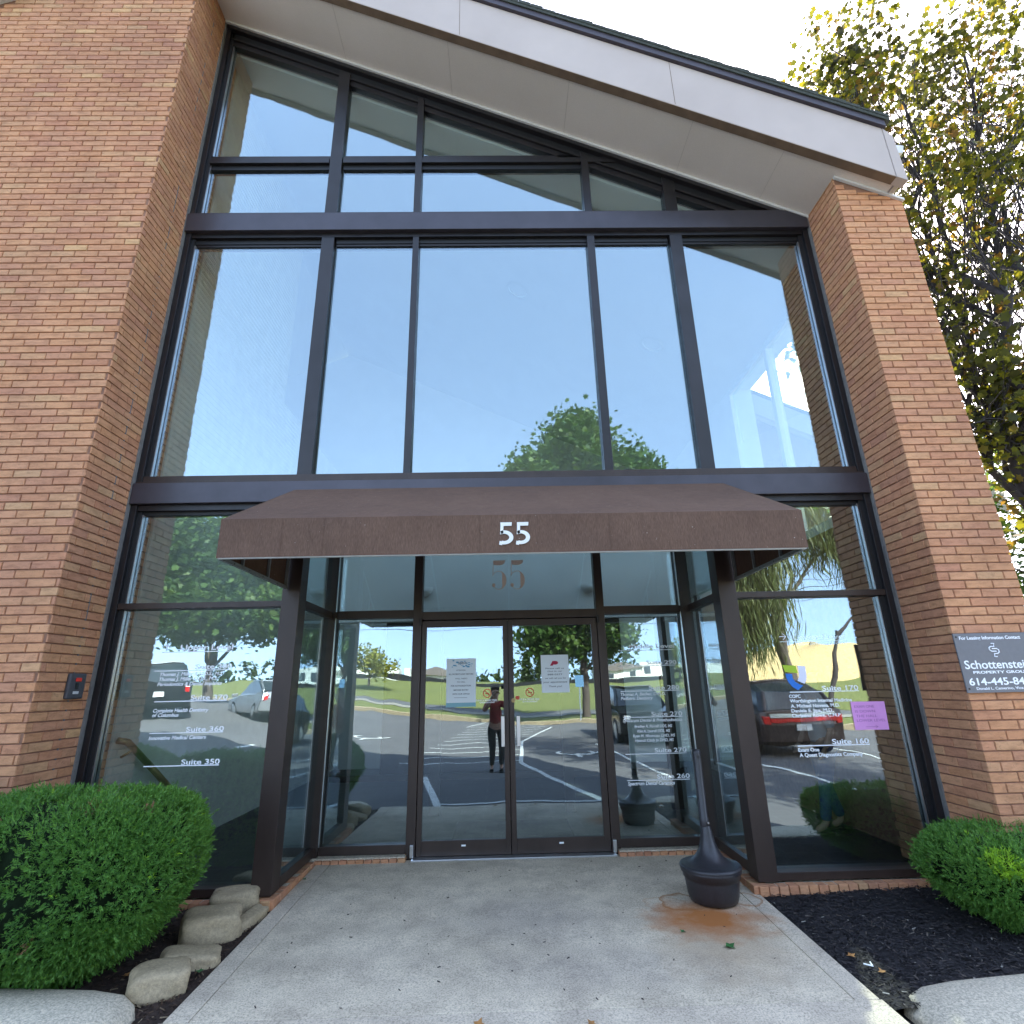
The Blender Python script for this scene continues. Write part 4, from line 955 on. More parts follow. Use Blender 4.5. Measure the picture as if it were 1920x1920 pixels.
# ---------------------------------------------------------------- ash receptacle
PZ = walk_z(4.9)
Pt = empty('ash_receptacle', (1.60, 4.93, PZ), 'black plastic smoking receptacle with long neck standing on the rust stained walk', 'ash receptacle')
px, py = 1.605, 4.93
m = MB(); m.lathe([(.0, 0), (.150, 0), (.178, .012), (.192, .05), (.205, .15), (.207, .170), (.216, .172), (.218, .198), (.228, .206), (.232, .225), (.225, .232), (.2, .232)], (px, py, PZ), 56); m.build('base_pail', 'ash_plastic', Pt, smooth=True)
m = MB(); m.lathe([(.233, .226), (.236, .240), (.230, .252), (.215, .256), (.19, .258), (.150, .275), (.11, .305), (.082, .345), (.062, .395), (.048, .455), (.040, .50), (.034, .52)], (px, py, PZ), 56)
m.build('cone_lid', 'ash_plastic', Pt, smooth=True)
m = MB(); m.lathe([(.034, .515), (.036, .52), (.036, .575), (.033, .58), (.033, 1.06), (.030, 1.085), (.0, 1.088)], (px-.008, py, PZ), 28); m.build('neck_tube', 'ash_plastic', Pt, smooth=True)
m = MB(); m.tube([(px-.008, py-.0335, PZ+1.03), (px-.008, py-.0365, PZ+1.03)], .012, 14); m.build('ash_opening', 'rubber_black', Pt)
m = MB(); m.tube([(px+.012, py-.034, PZ+.545), (px+.012, py-.040, PZ+.545)], .007, 10); m.build('rivet', 'aluminium', Pt)

# ---------------------------------------------------------------- kerb stones, edging stones
def rock(name, c, dims, rot, seed, label, mat='limestone', grp=None, sub=3, k=.17, power=5.5):
    import bmesh
    bm = bmesh.new(); bmesh.ops.create_cube(bm, size=2); bmesh.ops.subdivide_edges(bm, edges=bm.edges[:], cuts=11, use_grid_fill=True)
    r2 = np.random.default_rng(seed); ph = r2.uniform(0, 6.28, (6, 3)); fr = r2.uniform(.8, 2.6, (6, 3))
    for v in bm.verts:
        p = v.co; n = (abs(p.x)**power+abs(p.y)**power+abs(p.z)**power)**(1/power); p = p/n
        dsp = sum(math.sin(fr[i][0]*p.x*2+ph[i][0])*math.sin(fr[i][1]*p.y*2+ph[i][1])*math.cos(fr[i][2]*p.z*2+ph[i][2]) for i in range(6))/6
        p = p*(1+k*dsp+r2.normal(0, .009)); v.co = Vector((p.x*dims[0]/2, p.y*dims[1]/2, p.z*dims[2]/2))
    me = bpy.data.meshes.new(name); bm.to_mesh(me); bm.free(); me.materials.append(MATS[mat])
    me.polygons.foreach_set('use_smooth', [True]*len(me.polygons))
    o = bpy.data.objects.new(name, me); COL.objects.link(o); o.location = c; o.rotation_euler = rot
    tag(o, label, 'stone', grp); return o
gs = 'tan edging stones beside the left bed'
rock('edging_stone', (-2.13, 5.0, .035), (.35, .22, .19), (.1, .02, R(22)), 1, 'tan block edging stone farthest back, next to the brick sill corner', grp=gs)
rock('edging_stone', (-2.09, 4.56, .03), (.38, .25, .21), (.12, 0, R(28)), 2, 'large square tan edging stone beside the trimmed yew, second from the building', grp=gs)
rock('edging_stone', (-1.93, 4.79, -.035), (.12, .36, .12), (.1, .1, R(-12)), 3, 'thin reddish tan stone slab low between the two back stones and the walk', grp=gs)
rock('edging_stone', (-2.03, 4.20, -.02), (.34, .20, .11), (.02, .15, R(20)), 4, 'flat low tan edging stone sunk in mulch before the square one', grp=gs)
rock('edging_stone', (-2.05, 3.90, .0), (.31, .24, .15), (.04, .05, R(30)), 5, 'tan edging stone touching the round ended kerb block at left', grp=gs)
def kerb_block(name, xs, label):
    """cast kerb with rounded top, its end curving down toward the walk"""
    m = MB(); prof = [(3.30, -.25), (3.30, -.05), (3.33, -.005), (3.42, .025), (3.60, .032), (3.74, .022), (3.80, .0), (3.82, -.06), (3.82, -.25)]
    n = len(prof)
    for x, sc in xs:
        for (yy, zz) in prof: m.v.append((x, 3.6+(yy-3.6)*sc[0]+sc[2], -.25+(zz+.25)*sc[1]))
    for i in range(len(xs)-1):
        for k in range(n-1):
            a = i*n+k; m.f.append((a, a+n, a+n+1, a+1)); m.mi.append(0)
    m.f.append(tuple(range(n))); m.mi.append(0); m.f.append(tuple(reversed(range((len(xs)-1)*n, len(xs)*n)))); m.mi.append(0)
    o = m.build(name, 'kerb_concrete', smooth=True, bevel=.01); tag(o, label, 'kerb'); return o
kerb_block('kerb_block', [(-7, (1, 1, .10)), (-3.4, (1, 1, .08)), (-2.8, (1, 1.02, .05)), (-2.35, (1, 1.02, .0)), (-2.15, (.95, 1.0, -.04)), (-2.06, (.85, .9, -.07)), (-2.01, (.7, .72, -.10))], 'pale cast concrete kerb with rounded end left of the walk')
kerb_block('kerb_block', [(2.12, (.6, .55, -.14)), (2.18, (.75, .72, -.12)), (2.30, (.88, .80, -.10)), (2.5, (.95, .85, -.09)), (3.0, (1, .88, -.06)), (7, (1, .9, -.04))], 'pale cast concrete kerb with rounded end right of the walk')

# ---------------------------------------------------------------- small things on the ground
def leaf_on_ground(name, mat, x, y, z, s_, rot, label, lobes=5):
    m = MB(); pts = []
    for i in range(lobes*4):
        a = 2*math.pi*i/(lobes*4); rr = s_*(1 if i % 4 == 0 else .55 if i % 4 == 2 else .7)*(1.15 if i == 0 else 1)
        pts.append((x+rr*math.cos(a+rot), y+rr*math.sin(a+rot), z+.006+.35*s_*(math.sin(2*a+rot)*.5+.5)*(rr/s_)))
    c0 = (x, y, z+.004); b = len(m.v); m.v += [c0]+pts; n = len(pts)
    for i in range(n): m.f.append((b, b+1+i, b+1+(i+1) % n)); m.mi.append(0)
    o = m.build(name, mat, smooth=True); tag(o, label, 'leaf', 'fallen leaves'); return o
leaf_on_ground('fallen_leaf', 'green_leaf', 1.43, 4.19, walk_z(4.19), .042, .5, 'green lobed leaf lying on the walk near the rust stain')
leaf_on_ground('fallen_leaf', 'dead_leaf', -.16, 3.47, walk_z(3.47), .035, 1.2, 'orange dry leaf lying on the walk at the very front')
leaf_on_ground('fallen_leaf', 'dead_leaf', .42, 3.45, walk_z(3.45)-.004, .028, 2.2, 'yellowish dry leaf lying at the front walk edge right of the orange one')
leaf_on_ground('fallen_leaf', 'green_leaf', 1.20, 4.42, walk_z(4.42), .022, 2.4, 'small pale green leaf in the rust stain before the ash receptacle')
leaf_on_ground('fallen_leaf', 'dead_leaf', 2.12, 4.02, walk_z(4)+.004, .030, .3, 'orange dead leaf on dark mulch at the walk edge, farther of two')
leaf_on_ground('fallen_leaf', 'dead_leaf', 2.19, 3.83, walk_z(3.8)+.004, .026, 1.7, 'orange dead leaf on dark mulch near the right kerb, nearer of two')
leaf_on_ground('fallen_leaf', 'dead_leaf', -2.33, 4.04, walk_z(4)+.015, .025, 1.0, 'tan dead leaf on brown mulch beneath the left yew')
leaf_on_ground('weed', 'green_leaf', -1.80, 5.60, walk_z(5.6)+.01, .024, 1.0, 'tiny green weed in the joint at the left brick sill')
leaf_on_ground('weed', 'green_leaf', -1.90, 4.06, walk_z(4.06)+.015, .026, .2, 'small green weed growing between the flat stone and the walk')
m = MB(); z = walk_z(3.9)+.012
m.tube([(2.135, 3.92, z), (2.17, 3.89, z)], .004, 6); m.tube([(2.17, 3.89, z), (2.185, 3.935, z)], .005, 6)
tag(m.build('drinking_straw', 'decal_white'), 'bent white drinking straw lying on the dark mulch', 'straw')
m = MB()
for _ in range(60):
    x = random.uniform(-1.6, 1.8); y = random.uniform(3.45, 5.9); L = random.uniform(.008, .022); a = random.uniform(0, 3.14); z = walk_z(y)+.003
    m.tube([(x, y, z), (x+L*math.cos(a), y+L*math.sin(a), z+.001)], random.uniform(.0015, .0035), 5)
o = m.build('twig_litter', 'bark_dark'); tag(o, 'tiny dark twigs and seeds scattered over the walk', 'litter', None, 'stuff')

# ---------------------------------------------------------------- foliage
def leaf_cloud(name, mat, centres, per, spread, size, parent, shape='maple', droop=0., flat=.5, origin=None):
    n = len(centres)*per
    C = np.repeat(np.array(centres, float), per, 0)
    P = C+rng.normal(0, 1, (n, 3))*np.array(spread)
    if droop: P[:, 2] -= np.abs(rng.normal(0, droop, n))
    sz = size*rng.uniform(.6, 1.25, n)
    nrm = rng.normal(0, 1, (n, 3)); nrm[:, 2] = np.abs(nrm[:, 2])*(1+flat)+.1; nrm /= np.linalg.norm(nrm, axis=1)[:, None]
    t = np.cross(nrm, rng.normal(0, 1, (n, 3))); t /= np.linalg.norm(t, axis=1)[:, None]
    bt = np.cross(nrm, t)
    if shape == 'maple': pts = [(0, -.5), (.18, -.28), (.5, -.20), (.34, .05), (.42, .38), (.16, .25), (0, .58), (-.16, .25), (-.42, .38), (-.34, .05), (-.5, -.20), (-.18, -.28)]
    elif shape == 'long':
        pts = [(0, -1.1), (.12, -.2), (.1, .5), (0, 1.1), (-.1, .5), (-.12, -.2)]
        if droop: t = t*.5; bt = bt*.4+np.array([0, 0, -1.]); bt /= np.linalg.norm(bt, axis=1)[:, None]
    else: pts = [(0, -.5), (.32, -.1), (.22, .35), (0, .55), (-.22, .35), (-.32, -.1)]
    k = len(pts); V = np.empty((n, k, 3))
    for i, (a, b) in enumerate(pts):
        bend = -.22*(abs(a)*1.2+abs(b)*.5)
        V[:, i] = P+t*(a*sz)[:, None]+bt*(b*sz)[:, None]+nrm*(bend*sz)[:, None]
    V = V.reshape(-1, 3)
    if origin is not None: V = V-np.array(origin)
    me = bpy.data.meshes.new(name)
    me.vertices.add(n*k); me.vertices.foreach_set('co', V.ravel())
    me.loops.add(n*k); me.loops.foreach_set('vertex_index', np.arange(n*k))
    me.polygons.add(n); me.polygons.foreach_set('loop_start', np.arange(n)*k); me.polygons.foreach_set('loop_total', np.full(n, k))
    me.materials.append(MATS[mat]); me.update(); me.validate()
    o = bpy.data.objects.new(name, me); COL.objects.link(o)
    if parent is not None:
        o.parent = parent; o.matrix_parent_inverse = Matrix.Translation(-world_loc(parent))
    return o
def limb(m, a, b, r0, r1, seed, wob=.12, seg=7, n=7):
    rr = random.Random(seed); a = Vector(a); b = Vector(b); L = (b-a).length; pts = []; rad = []
    for i in range(n+1):
        t = i/n; p = a.lerp(b, t); 
        if 0 < i: p = p+Vector((rr.gauss(0, 1), rr.gauss(0, 1), rr.gauss(0, .4)))*L*wob*.25*math.sin(math.pi*min(t+.1, .95))
        p.z += .10*L*math.sin(math.pi*t)*.4
        pts.append(p); rad.append(r0+(r1-r0)*t**.8)
    m.tube(pts, rad, seg, cap=False); return pts
def tree(name, base, trunk_top, r, lobes, leafmat, size, per, nclump, label, cat='tree', group=None, shape='oval', bark='bark', droop=0, spread=.35, seed=1, flat=.5, twig=3):
    T = empty(name, base, label, cat, group)
    rr = random.Random(seed); base = Vector(base); tt = Vector(trunk_top)
    m = MB(); limb(m, base, tt, r, r*.6, seed, .05, 10)
    centres = []
    for li, (c, rad, wgt) in enumerate(lobes):
        c = Vector(c); pts = limb(m, base.lerp(tt, rr.uniform(.6, 1)), c, r*.42, r*.12, seed+li*13+1, .14, 6)
        k = max(3, int(nclump*wgt)); cs = []
        while len(cs) < k:
            d = Vector((rr.uniform(-1, 1), rr.uniform(-1, 1), rr.uniform(-1, 1)))
            if d.length > 1 or d.length < .25: continue
            cs.append(c+Vector((d.x*rad[0], d.y*rad[1], d.z*rad[2])))
        for i, q in enumerate(cs):
            if i % twig == 0: limb(m, pts[rr.randint(2, len(pts)-1)], q, r*.09, r*.02, seed+i*7+li, .2, 4, 4)
        centres += [tuple(q) for q in cs]
    m.build('trunk', bark, T, smooth=True)
    leaf_cloud('crown', leafmat, centres, per, (spread, spread, spread*.8), size, T, shape, droop, flat)
    return T
# the backlit maple right of the building
lob = [((9.9, 10.7, 18.4), (1.2, 1.2, 2.0), .4), ((13.6, 10.7, 19.0), (1.6, 1.4, 2.4), .4), ((9.5, 10.6, 15.9), (1.2, 1.4, 2.4), .5), ((10.4, 10.4, 12.6), (1.8, 1.7, 2.2), .6), ((10.0, 10.2, 9.2), (1.4, 1.6, 2.2), .5), ((12.6, 10.5, 11.5), (1.5, 1.7, 2.5), .45),
       ((12.9, 10.8, 15.5), (1.5, 1.6, 2.6), .5), ((15.2, 11, 17.6), (1.6, 1.8, 3.0), .3), ((9.9, 9.9, 6.6), (1.1, 1.2, 1.3), .4), ((11.6, 10.0, 7.0), (1.3, 1.3, 1.6), .35),
       ((11.3, 10, 4.6), (1.3, 1.2, 1.0), .3), ((8.55, 10.2, 13.4), (.6, .8, 1.0), .12), ((13.4, 10.5, 7.8), (1.3, 1.3, 2.2), .15), ((11.2, 10.6, 17.0), (.8, 1.0, 1.4), .12)]
tree('maple_tree', (10.9, 10.2, -.3), (10.7, 10.3, 6.2), .24, lob, 'leaf_maple', .18, 17, 125, 'tall thin maple with yellow green and bronze leaves right of the brick pier', shape='maple', bark='bark_dark', spread=.27, seed=5, twig=1)
# a second one behind it fills the lower right
lob = [((15.5, 15, 6.6), (2.2, 2, 1.6), .6), ((14.0, 14.5, 4.4), (1.8, 1.6, 1.4), .45)]
tree('maple_tree', (15.6, 15, -.3), (15.5, 15, 5), .2, lob, 'leaf_green', .16, 26, 110, 'green leafy tree standing behind the bronze maple at right', shape='maple', bark='bark_dark', spread=.35, seed=9)
# branch tips seen through the lobby side window
lob = [((6.3, 9.6, 8.2), (.35, .5, .7), .5), ((7.3, 10.2, 5.1), (.6, .5, .4), .6), ((7.9, 10.4, 4.6), (.6, .5, .5), .6)]
tree('young_maple_tree', (8.3, 10.6, -.3), (8.1, 10.6, 3.6), .07, lob, 'leaf_green', .15, 30, 10, 'slender green tree seen through the lobby side window at right', shape='maple', spread=.22, seed=21)

def yew(name, c, r, label, dens=1500, seed=3, fresh=()):
    """clipped yew: an uneven body covered with short needle sprays"""
    T = empty(name, (c[0], c[1], c[2]), label, 'bush')
    rg = np.random.default_rng(seed)
    a, b, h = r; e = .62
    ph = rg.uniform(0, 6.28, (8, 3)); fq = rg.uniform(2, 6, (8, 3))
    def surf(d, sc=1.0):
        x = np.sign(d[:, 0])*np.abs(d[:, 0])**e; y = np.sign(d[:, 1])*np.abs(d[:, 1])**e; z = np.sign(d[:, 2])*np.abs(d[:, 2])**(e+.05)
        lump = sum(np.sin(fq[i, 0]*d[:, 0]+ph[i, 0])*np.sin(fq[i, 1]*d[:, 1]+ph[i, 1])*np.cos(fq[i, 2]*d[:, 2]+ph[i, 2]) for i in range(8))/8
        k = sc*(1+.16*lump); under = np.where(z < 0, 1+.42*z, 1)
        return np.stack([c[0]+a*x*k*under, c[1]+b*y*k*under, c[2]+h*.52+h*.5*z*k], 1)
    area = 4*math.pi*((a*b)**1.6/3+(a*h/2)**1.6/3+(b*h/2)**1.6/3)**(1/1.6)
    n = int(area*dens); d = rg.normal(0, 1, (n, 3)); d /= np.linalg.norm(d, axis=1)[:, None]
    P = surf(d, 1.0)*1.0; P += rg.normal(0, .010, P.shape)
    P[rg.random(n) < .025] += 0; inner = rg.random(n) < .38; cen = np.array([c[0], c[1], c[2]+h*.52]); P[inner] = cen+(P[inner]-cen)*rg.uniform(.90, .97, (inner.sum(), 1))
    N = d*np.array([1/a, 1/b, 2/h]); N /= np.linalg.norm(N, axis=1)[:, None]
    out = N+rg.normal(0, .45, N.shape)+np.array([0, 0, .25]); out /= np.linalg.norm(out, axis=1)[:, None]
    stray = rg.random(n) < .03; P[stray] += out[stray]*rg.uniform(.015, .05, (stray.sum(), 1))
    K = 11; L = rg.uniform(.016, .030, (n, 1)); V = []
    stem_len = rg.uniform(.02, .05, (n, 1))
    for k in range(K):
        fr = k/(K-1)
        side = np.cross(out, rg.normal(0, 1, (n, 3))); side /= np.linalg.norm(side, axis=1)[:, None]
        base = P+out*stem_len*fr; dirn = side*(.9-.5*fr)+out*(.45+.5*fr); dirn /= np.linalg.norm(dirn, axis=1)[:, None]
        wv = np.cross(dirn, out); wl = np.linalg.norm(wv, axis=1)[:, None]+1e-6; wv = wv/wl*.0028
        tip = base+dirn*L*rg.uniform(.7, 1.1, (n, 1)); mid = base*.5+tip*.5
        V.append(np.stack([base, mid+wv, tip, mid-wv], 1))
    V = np.stack(V, 1).reshape(-1, 3); nf = n*K
    me = bpy.data.meshes.new('foliage'); me.vertices.add(nf*4); me.vertices.foreach_set('co', V.ravel())
    me.loops.add(nf*4); me.loops.foreach_set('vertex_index', np.arange(nf*4)); me.polygons.add(nf)
    me.polygons.foreach_set('loop_start', np.arange(nf)*4); me.polygons.foreach_set('loop_total', np.full(nf, 4))
    me.materials.append(MATS['yew']); me.materials.append(MATS['yew_fresh']); me.materials.append(MATS['yew_dead'])
    if True:
        mi = np.zeros(n, int)
        for q in P[rg.integers(0, n, 9)]: mi[(np.linalg.norm(P-q, axis=1) < rg.uniform(.02, .05)) & (rg.random(n) < .5)] = 2
        mi[rg.random(n) < .006] = 1
        for (fx, fy, fz, fr_) in fresh:
            dd = np.linalg.norm((P-np.array([fx, fy, fz]))*np.array([1, 1, .8]), axis=1); mi[(dd < fr_) & (rg.random(n) < .8)] = 1
        me.polygons.foreach_set('material_index', np.repeat(mi, K))
    me.update(); me.validate()
    o = bpy.data.objects.new('foliage', me); COL.objects.link(o); o.parent = T; o.matrix_parent_inverse = Matrix.Translation(-world_loc(T))
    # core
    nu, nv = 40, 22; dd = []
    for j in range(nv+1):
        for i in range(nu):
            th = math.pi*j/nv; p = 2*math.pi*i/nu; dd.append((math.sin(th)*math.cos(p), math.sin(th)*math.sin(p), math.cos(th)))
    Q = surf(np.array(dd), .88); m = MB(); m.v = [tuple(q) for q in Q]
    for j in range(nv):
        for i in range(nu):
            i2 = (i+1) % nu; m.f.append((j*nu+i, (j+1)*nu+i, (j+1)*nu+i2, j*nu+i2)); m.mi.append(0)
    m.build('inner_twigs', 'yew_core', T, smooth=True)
    m = MB()
    for k in range(5):
        x, y = c[0]+random.uniform(-.4, .4)*a, c[1]+random.uniform(-.4, .4)*b; m.tube([(x, y, c[2]-.1), (x+random.uniform(-.05, .05), y, c[2]+h*.3)], .014, 6)
    m.build('stem', 'bark_dark', T)
    return T
yew('yew_bush', (-2.84, 4.06, -.03), (.80, .52, .98), 'large dense clipped yew bush beside the edging stones left of the walk', 4600, 3)
yew('yew_bush', (-4.35, 4.05, -.03), (.88, .42, 1.08), 'clipped yew bush at the left edge against the brick wall', 2600, 4)
yew('yew_bush', (3.72, 4.36, -.06), (.68, .46, .58), 'low rounded yew bush with a bright tip before the right pier', 4200, 6, fresh=((3.22, 4.02, .44, .085), (3.30, 3.95, .38, .05), (3.36, 3.93, .28, .03)))

# ---------------------------------------------------------------- neighbouring wing at right
Wg = empty('brick_wing', (11, 16.4, 0), 'low brick wing with sloping grey eave behind the maple at right', 'building')
zr = lambda x: 14.9-.481*x
m = MB(); m.prism_xz([(7.9, -.3), (15.2, -.3), (15.2, zr(15.2)-.7), (7.9, zr(7.9)-.7)], 16.5, 24); m.build('wall', 'mortar', Wg)
m = MB()
bricks(m, lambda u, z, d: (u, 16.49-d, z), 13.0, 15.2, 3.0, lambda x: zr(x)-.8); m.build('brick_face', 'brick', Wg)
def wstrip(name, mat, y0, y1, h0, h1, x0=7.4, x1=15.9):
    m = MB(); m.hexa([(x0, y0, zr(x0)+h0), (x1, y0, zr(x1)+h0), (x1, y1, zr(x1)+h0), (x0, y1, zr(x0)+h0), (x0, y0, zr(x0)+h1), (x1, y0, zr(x1)+h1), (x1, y1, zr(x1)+h1), (x0, y1, zr(x0)+h1)]); m.build(name, mat, Wg)
wstrip('fascia', 'fascia_paint', 16.0, 16.1, -.85, -.12); wstrip('soffit', 'stucco', 16.1, 24, -.7, -.66); wstrip('roof', 'shingle', 15.95, 24, -.11, 0)

# ---------------------------------------------------------------- what the glass reflects: cars, trees, houses
def make_car(name, loc, rz, paint, kind, label, rear_bar=False):
    T = empty(name, (0, 0, 0), label, 'car', 'cars in the parking lot')
    L, W = (4.7, 1.88) if kind == 'suv' else (4.75, 1.84)
    if kind == 'suv':
        body = [(-2.32, .32), (-2.38, .55), (-2.33, .95), (-1.15, 1.08), (-.35, 1.12), (1.6, 1.12), (2.28, 1.05), (2.34, .75), (2.30, .35), (2.0, .24), (-2.0, .24)]
        cab = [(-1.15, 1.05), (-.35, 1.58), (.2, 1.66), (1.45, 1.62), (2.02, 1.45), (2.26, 1.05)]
    else:
        body = [(-2.35, .30), (-2.40, .50), (-2.30, .78), (-1.2, .93), (-.4, .98), (1.3, 1.02), (2.25, .98), (2.36, .75), (2.30, .34), (2.0, .22), (-2.0, .22)]
        cab = [(-1.2, .92), (-.45, 1.36), (.1, 1.44), (.8, 1.42), (1.7, 1.04), (1.3, 1.0)]
    def loft(m, prof, ws):
        n = len(prof); k = len(ws)
        for (sx, wy, zz) in ws:
            for (x, z) in prof: m.v.append((x*sx, wy, zz[0]+(z-zz[0])*zz[1]))
        for i in range(k-1):
            for j in range(n):
                j2 = (j+1) % n; m.f.append((i*n+j, i*n+j2, (i+1)*n+j2, (i+1)*n+j)); m.mi.append(0)
        m.f.append(tuple(reversed(range(n)))); m.mi.append(0); m.f.append(tuple(range((k-1)*n, k*n))); m.mi.append(0)
    h = W/2
    m = MB(); loft(m, body, [(.955, -h, (.55, .86)), (.985, -h*.97, (.5, .96)), (1, -h*.8, (.5, 1)), (1, h*.8, (.5, 1)), (.985, h*.97, (.5, .96)), (.955, h, (.55, .86))])
    m.build('body', paint, T, smooth=False, bevel=.03)
    m = MB(); n = len(cab)
    for (sx, wy, top) in ((.93, -h*.74, 1), (1, -h*.62, 1), (1, h*.62, 1), (.93, h*.74, 1)):
        for (x, z) in cab:
            f = (z-cab[0][1])/.65; m.v.append((x*sx, wy*(1.18-.18*f), z-(.03 if abs(wy) > h*.7 else 0)))
    for i in range(3):
        for j in range(n): j2 = (j+1) % n; m.f.append((i*n+j, i*n+j2, (i+1)*n+j2, (i+1)*n+j)); m.mi.append(0)
    m.f.append(tuple(reversed(range(n)))); m.mi.append(0); m.f.append(tuple(range(3*n, 4*n))); m.mi.append(0)
    m.build('cabin_glass', 'glass_car' if False else 'window_dark', T, bevel=.02)
    m = MB(); zt = max(z for x, z in cab); xs = [x for x, z in cab if z > zt-.12]
    m.box(min(xs), max(xs), -h*.66, h*.66, zt-.05, zt+.015)
    for sy in (-1, 1):
        for j in (0, 1):
            a, b2 = cab[0], cab[1]
        m.tube([(cab[0][0], sy*h*.80, cab[0][1]+.02), (cab[1][0], sy*h*.68, cab[1][1])], .035, 6)
        e1, e2 = (cab[-1], cab[-2]) if kind == 'suv' else (cab[-2], cab[-3]); m.tube([(e1[0], sy*h*.80, e1[1]), (e2[0], sy*h*.68, e2[1])], .05, 6)
        m.tube([(.45, sy*h*.82, cab[0][1]+.08), (.35, sy*h*.68, zt-.03)], .03, 6)
    m.build('roof', paint, T, bevel=.015)
    for x in (-1.42, 1.42):
        for sy in (-1, 1):
            m = MB(); m.tube([(x, sy*(h-.22), .34), (x, sy*(h+.005), .34)], .34, 24); wh = m.build('wheel', 'tyre', T)
            m = MB(); m.tube([(x, sy*(h+.006), .34), (x, sy*(h+.016), .34)], .22, 14); m.build('rim', 'aluminium', wh)
    z0 = .82 if kind == 'suv' else .76
    for sy in (-1, 1):
        m = MB(); m.box(2.20, 2.36, sy*h*.92-.16 if sy > 0 else -h*.92-.0, sy*h*.92 if sy > 0 else -h*.92+.16, z0-.06, z0+.12); m.build('tail_light', 'tail_red', T, bevel=.01)
        m = MB(); m.box(-2.37, -2.22, sy*h*.86-.2 if sy > 0 else -h*.86, sy*h*.86 if sy > 0 else -h*.86+.2, z0-.12, z0+.02); m.build('headlight', 'lamp_glass', T, bevel=.01)
        m = MB(); m.box(-.95, -.75, sy*(h+.10)-.09, sy*(h+.10)+.09, .98 if kind == 'suv' else .9, 1.12 if kind == 'suv' else 1.04); m.build('door_mirror', paint, T, bevel=.02)
    if rear_bar:
        m = MB(); m.box(2.30, 2.375, -h*.74, h*.74, z0+.0, z0+.085); m.build('light_bar', 'tail_red', T); m = MB(); m.box(2.30, 2.37, -h*.74, h*.74, z0+.10, z0+.17); m.build('chrome_bar', 'aluminium', T)
    m = MB(); m.box(2.345, 2.375, -.16, .16, .60, .76); m.build('number_plate', 'switch_white', T)
    m = MB(); m.box(-2.42, -2.36, -.5, .5, .45, .62); m.build('grille', 'rubber_black', T)
    T.location = loc; T.rotation_euler = (0, 0, rz); 
    return T
# local +x is the rear; rz 90 deg turns the rear toward the building
make_car('parked_car', (6.75, -5.1, -.155), R(90), 'paint_brown', 'suv', 'dark brown sport utility with full width red rear light reflected in right pane', True)
make_car('parked_car', (4.35, -7.2, -.155), R(-90), 'paint_black', 'suv', 'black car facing the entrance, reflected beside the right door')
make_car('parked_car', (-11.9, -9.6, lot_z(-11.9, -9)), R(60), 'paint_black', 'suv', 'black sport utility reflected in the lower left pane')
make_car('parked_car', (-9.4, -12.6, lot_z(-9.4, -9)), R(52), 'paint_silver', 'sedan', 'silver sedan beside the black one, reflected in the lower left pane')

tree('shade_tree', (3.9, -15.4, 0), (3.8, -15.2, 3.2), .20, [((3.9, -15.2, 12.6), (1.9, 1.9, 2.4), 1.2), ((1.9, -15, 10.6), (1.8, 1.8, 2.0), .9), ((6.0, -15.2, 11.0), (1.9, 1.8, 2.0), .9), ((3.8, -15, 6), (2.6, 2.2, 1.6), .9), ((2.4, -14.8, 3.7), (1.6, 1.4, .7), .5), ((5.0, -15, 4.0), (1.4, 1.4, .8), .45)],
     'leaf_green', .24, 56, 140, 'round green shade tree across the lot, mirrored in the upper glass', shape='maple', spread=.38, seed=31)
zl = ramp_z(-14)
tree('shade_tree', (-14.2, -17.5, zl), (-14.2, -17.5, 3.4), .24, [((-15.4, -17.5, 8.6), (2.2, 2.2, 2.2), .9), ((-13.0, -17.3, 7.6), (2.0, 2.2, 1.9), .8), ((-15.2, -17, 5.4), (2.6, 2.2, 1.3), .9), ((-12.4, -17, 5.2), (2.0, 2, 1.2), .7)],
     'leaf_green', .24, 60, 160, 'broad green shade tree mirrored in the left panes', shape='maple', spread=.4, seed=37)
tree('willow_tree', (12.6, -14.6, 0), (12.4, -14.6, 5.5), .30, [((11.6, -14.5, 8.4), (1.5, 1.6, 1.4), .8), ((14.4, -14.6, 9.4), (2.4, 1.8, 1.2), .9), ((11.4, -14.3, 5.6), (1.2, 1.4, 1.6), .9), ((17.2, -15, 8.6), (1.6, 1.6, 1.0), .5)],
     'leaf_willow', .42, 70, 70, 'pale green willow with drooping twigs mirrored in the right pane', shape='long', droop=1.0, spread=.35, seed=41)
m = MB(); limb(m, (13.3, -13.6, -.1), (14.4, -13.6, 3.4), .14, .09, 3, .12); limb(m, (14.4, -13.6, 3.3), (17.0, -13.8, 5.0), .09, .03, 4, .15)
tag(m.build('leaning_trunk', 'bark_dark', smooth=True), 'dark leaning bare trunk mirrored in the right pane', 'tree trunk')
tree('yellow_tree', (-13.3, -44, 1.8), (-13.3, -44, 3.4), .15, [((-13.9, -44, 4.4), (1.9, 1.6, 1.2), 1), ((-12.2, -44, 3.6), (1.6, 1.4, .9), .7)], 'leaf_yellow', .30, 20, 60, 'yellow green tree on the bank, mirrored left of the doors', spread=.35, seed=43)
T0 = None
def spruce(x, y, h, label):
    T = empty('spruce_tree', (x, y, 1.8), label, 'tree', 'spruces beyond the field')
    m = MB(); m.tube([(x, y, 1.7), (x, y, 1.8+h)], [.12, .03], 6); m.build('trunk', 'bark_dark', T)
    cs = []
    for k in range(46):
        t = k/46; rr_ = (1-t)*h*.28; a = k*2.4; cs.append((x+rr_*.6*math.cos(a), y+rr_*.6*math.sin(a), 2.0+h*t))
    leaf_cloud('crown', 'leaf_dark', cs, 16, (.22, .22, .12), .30, T)
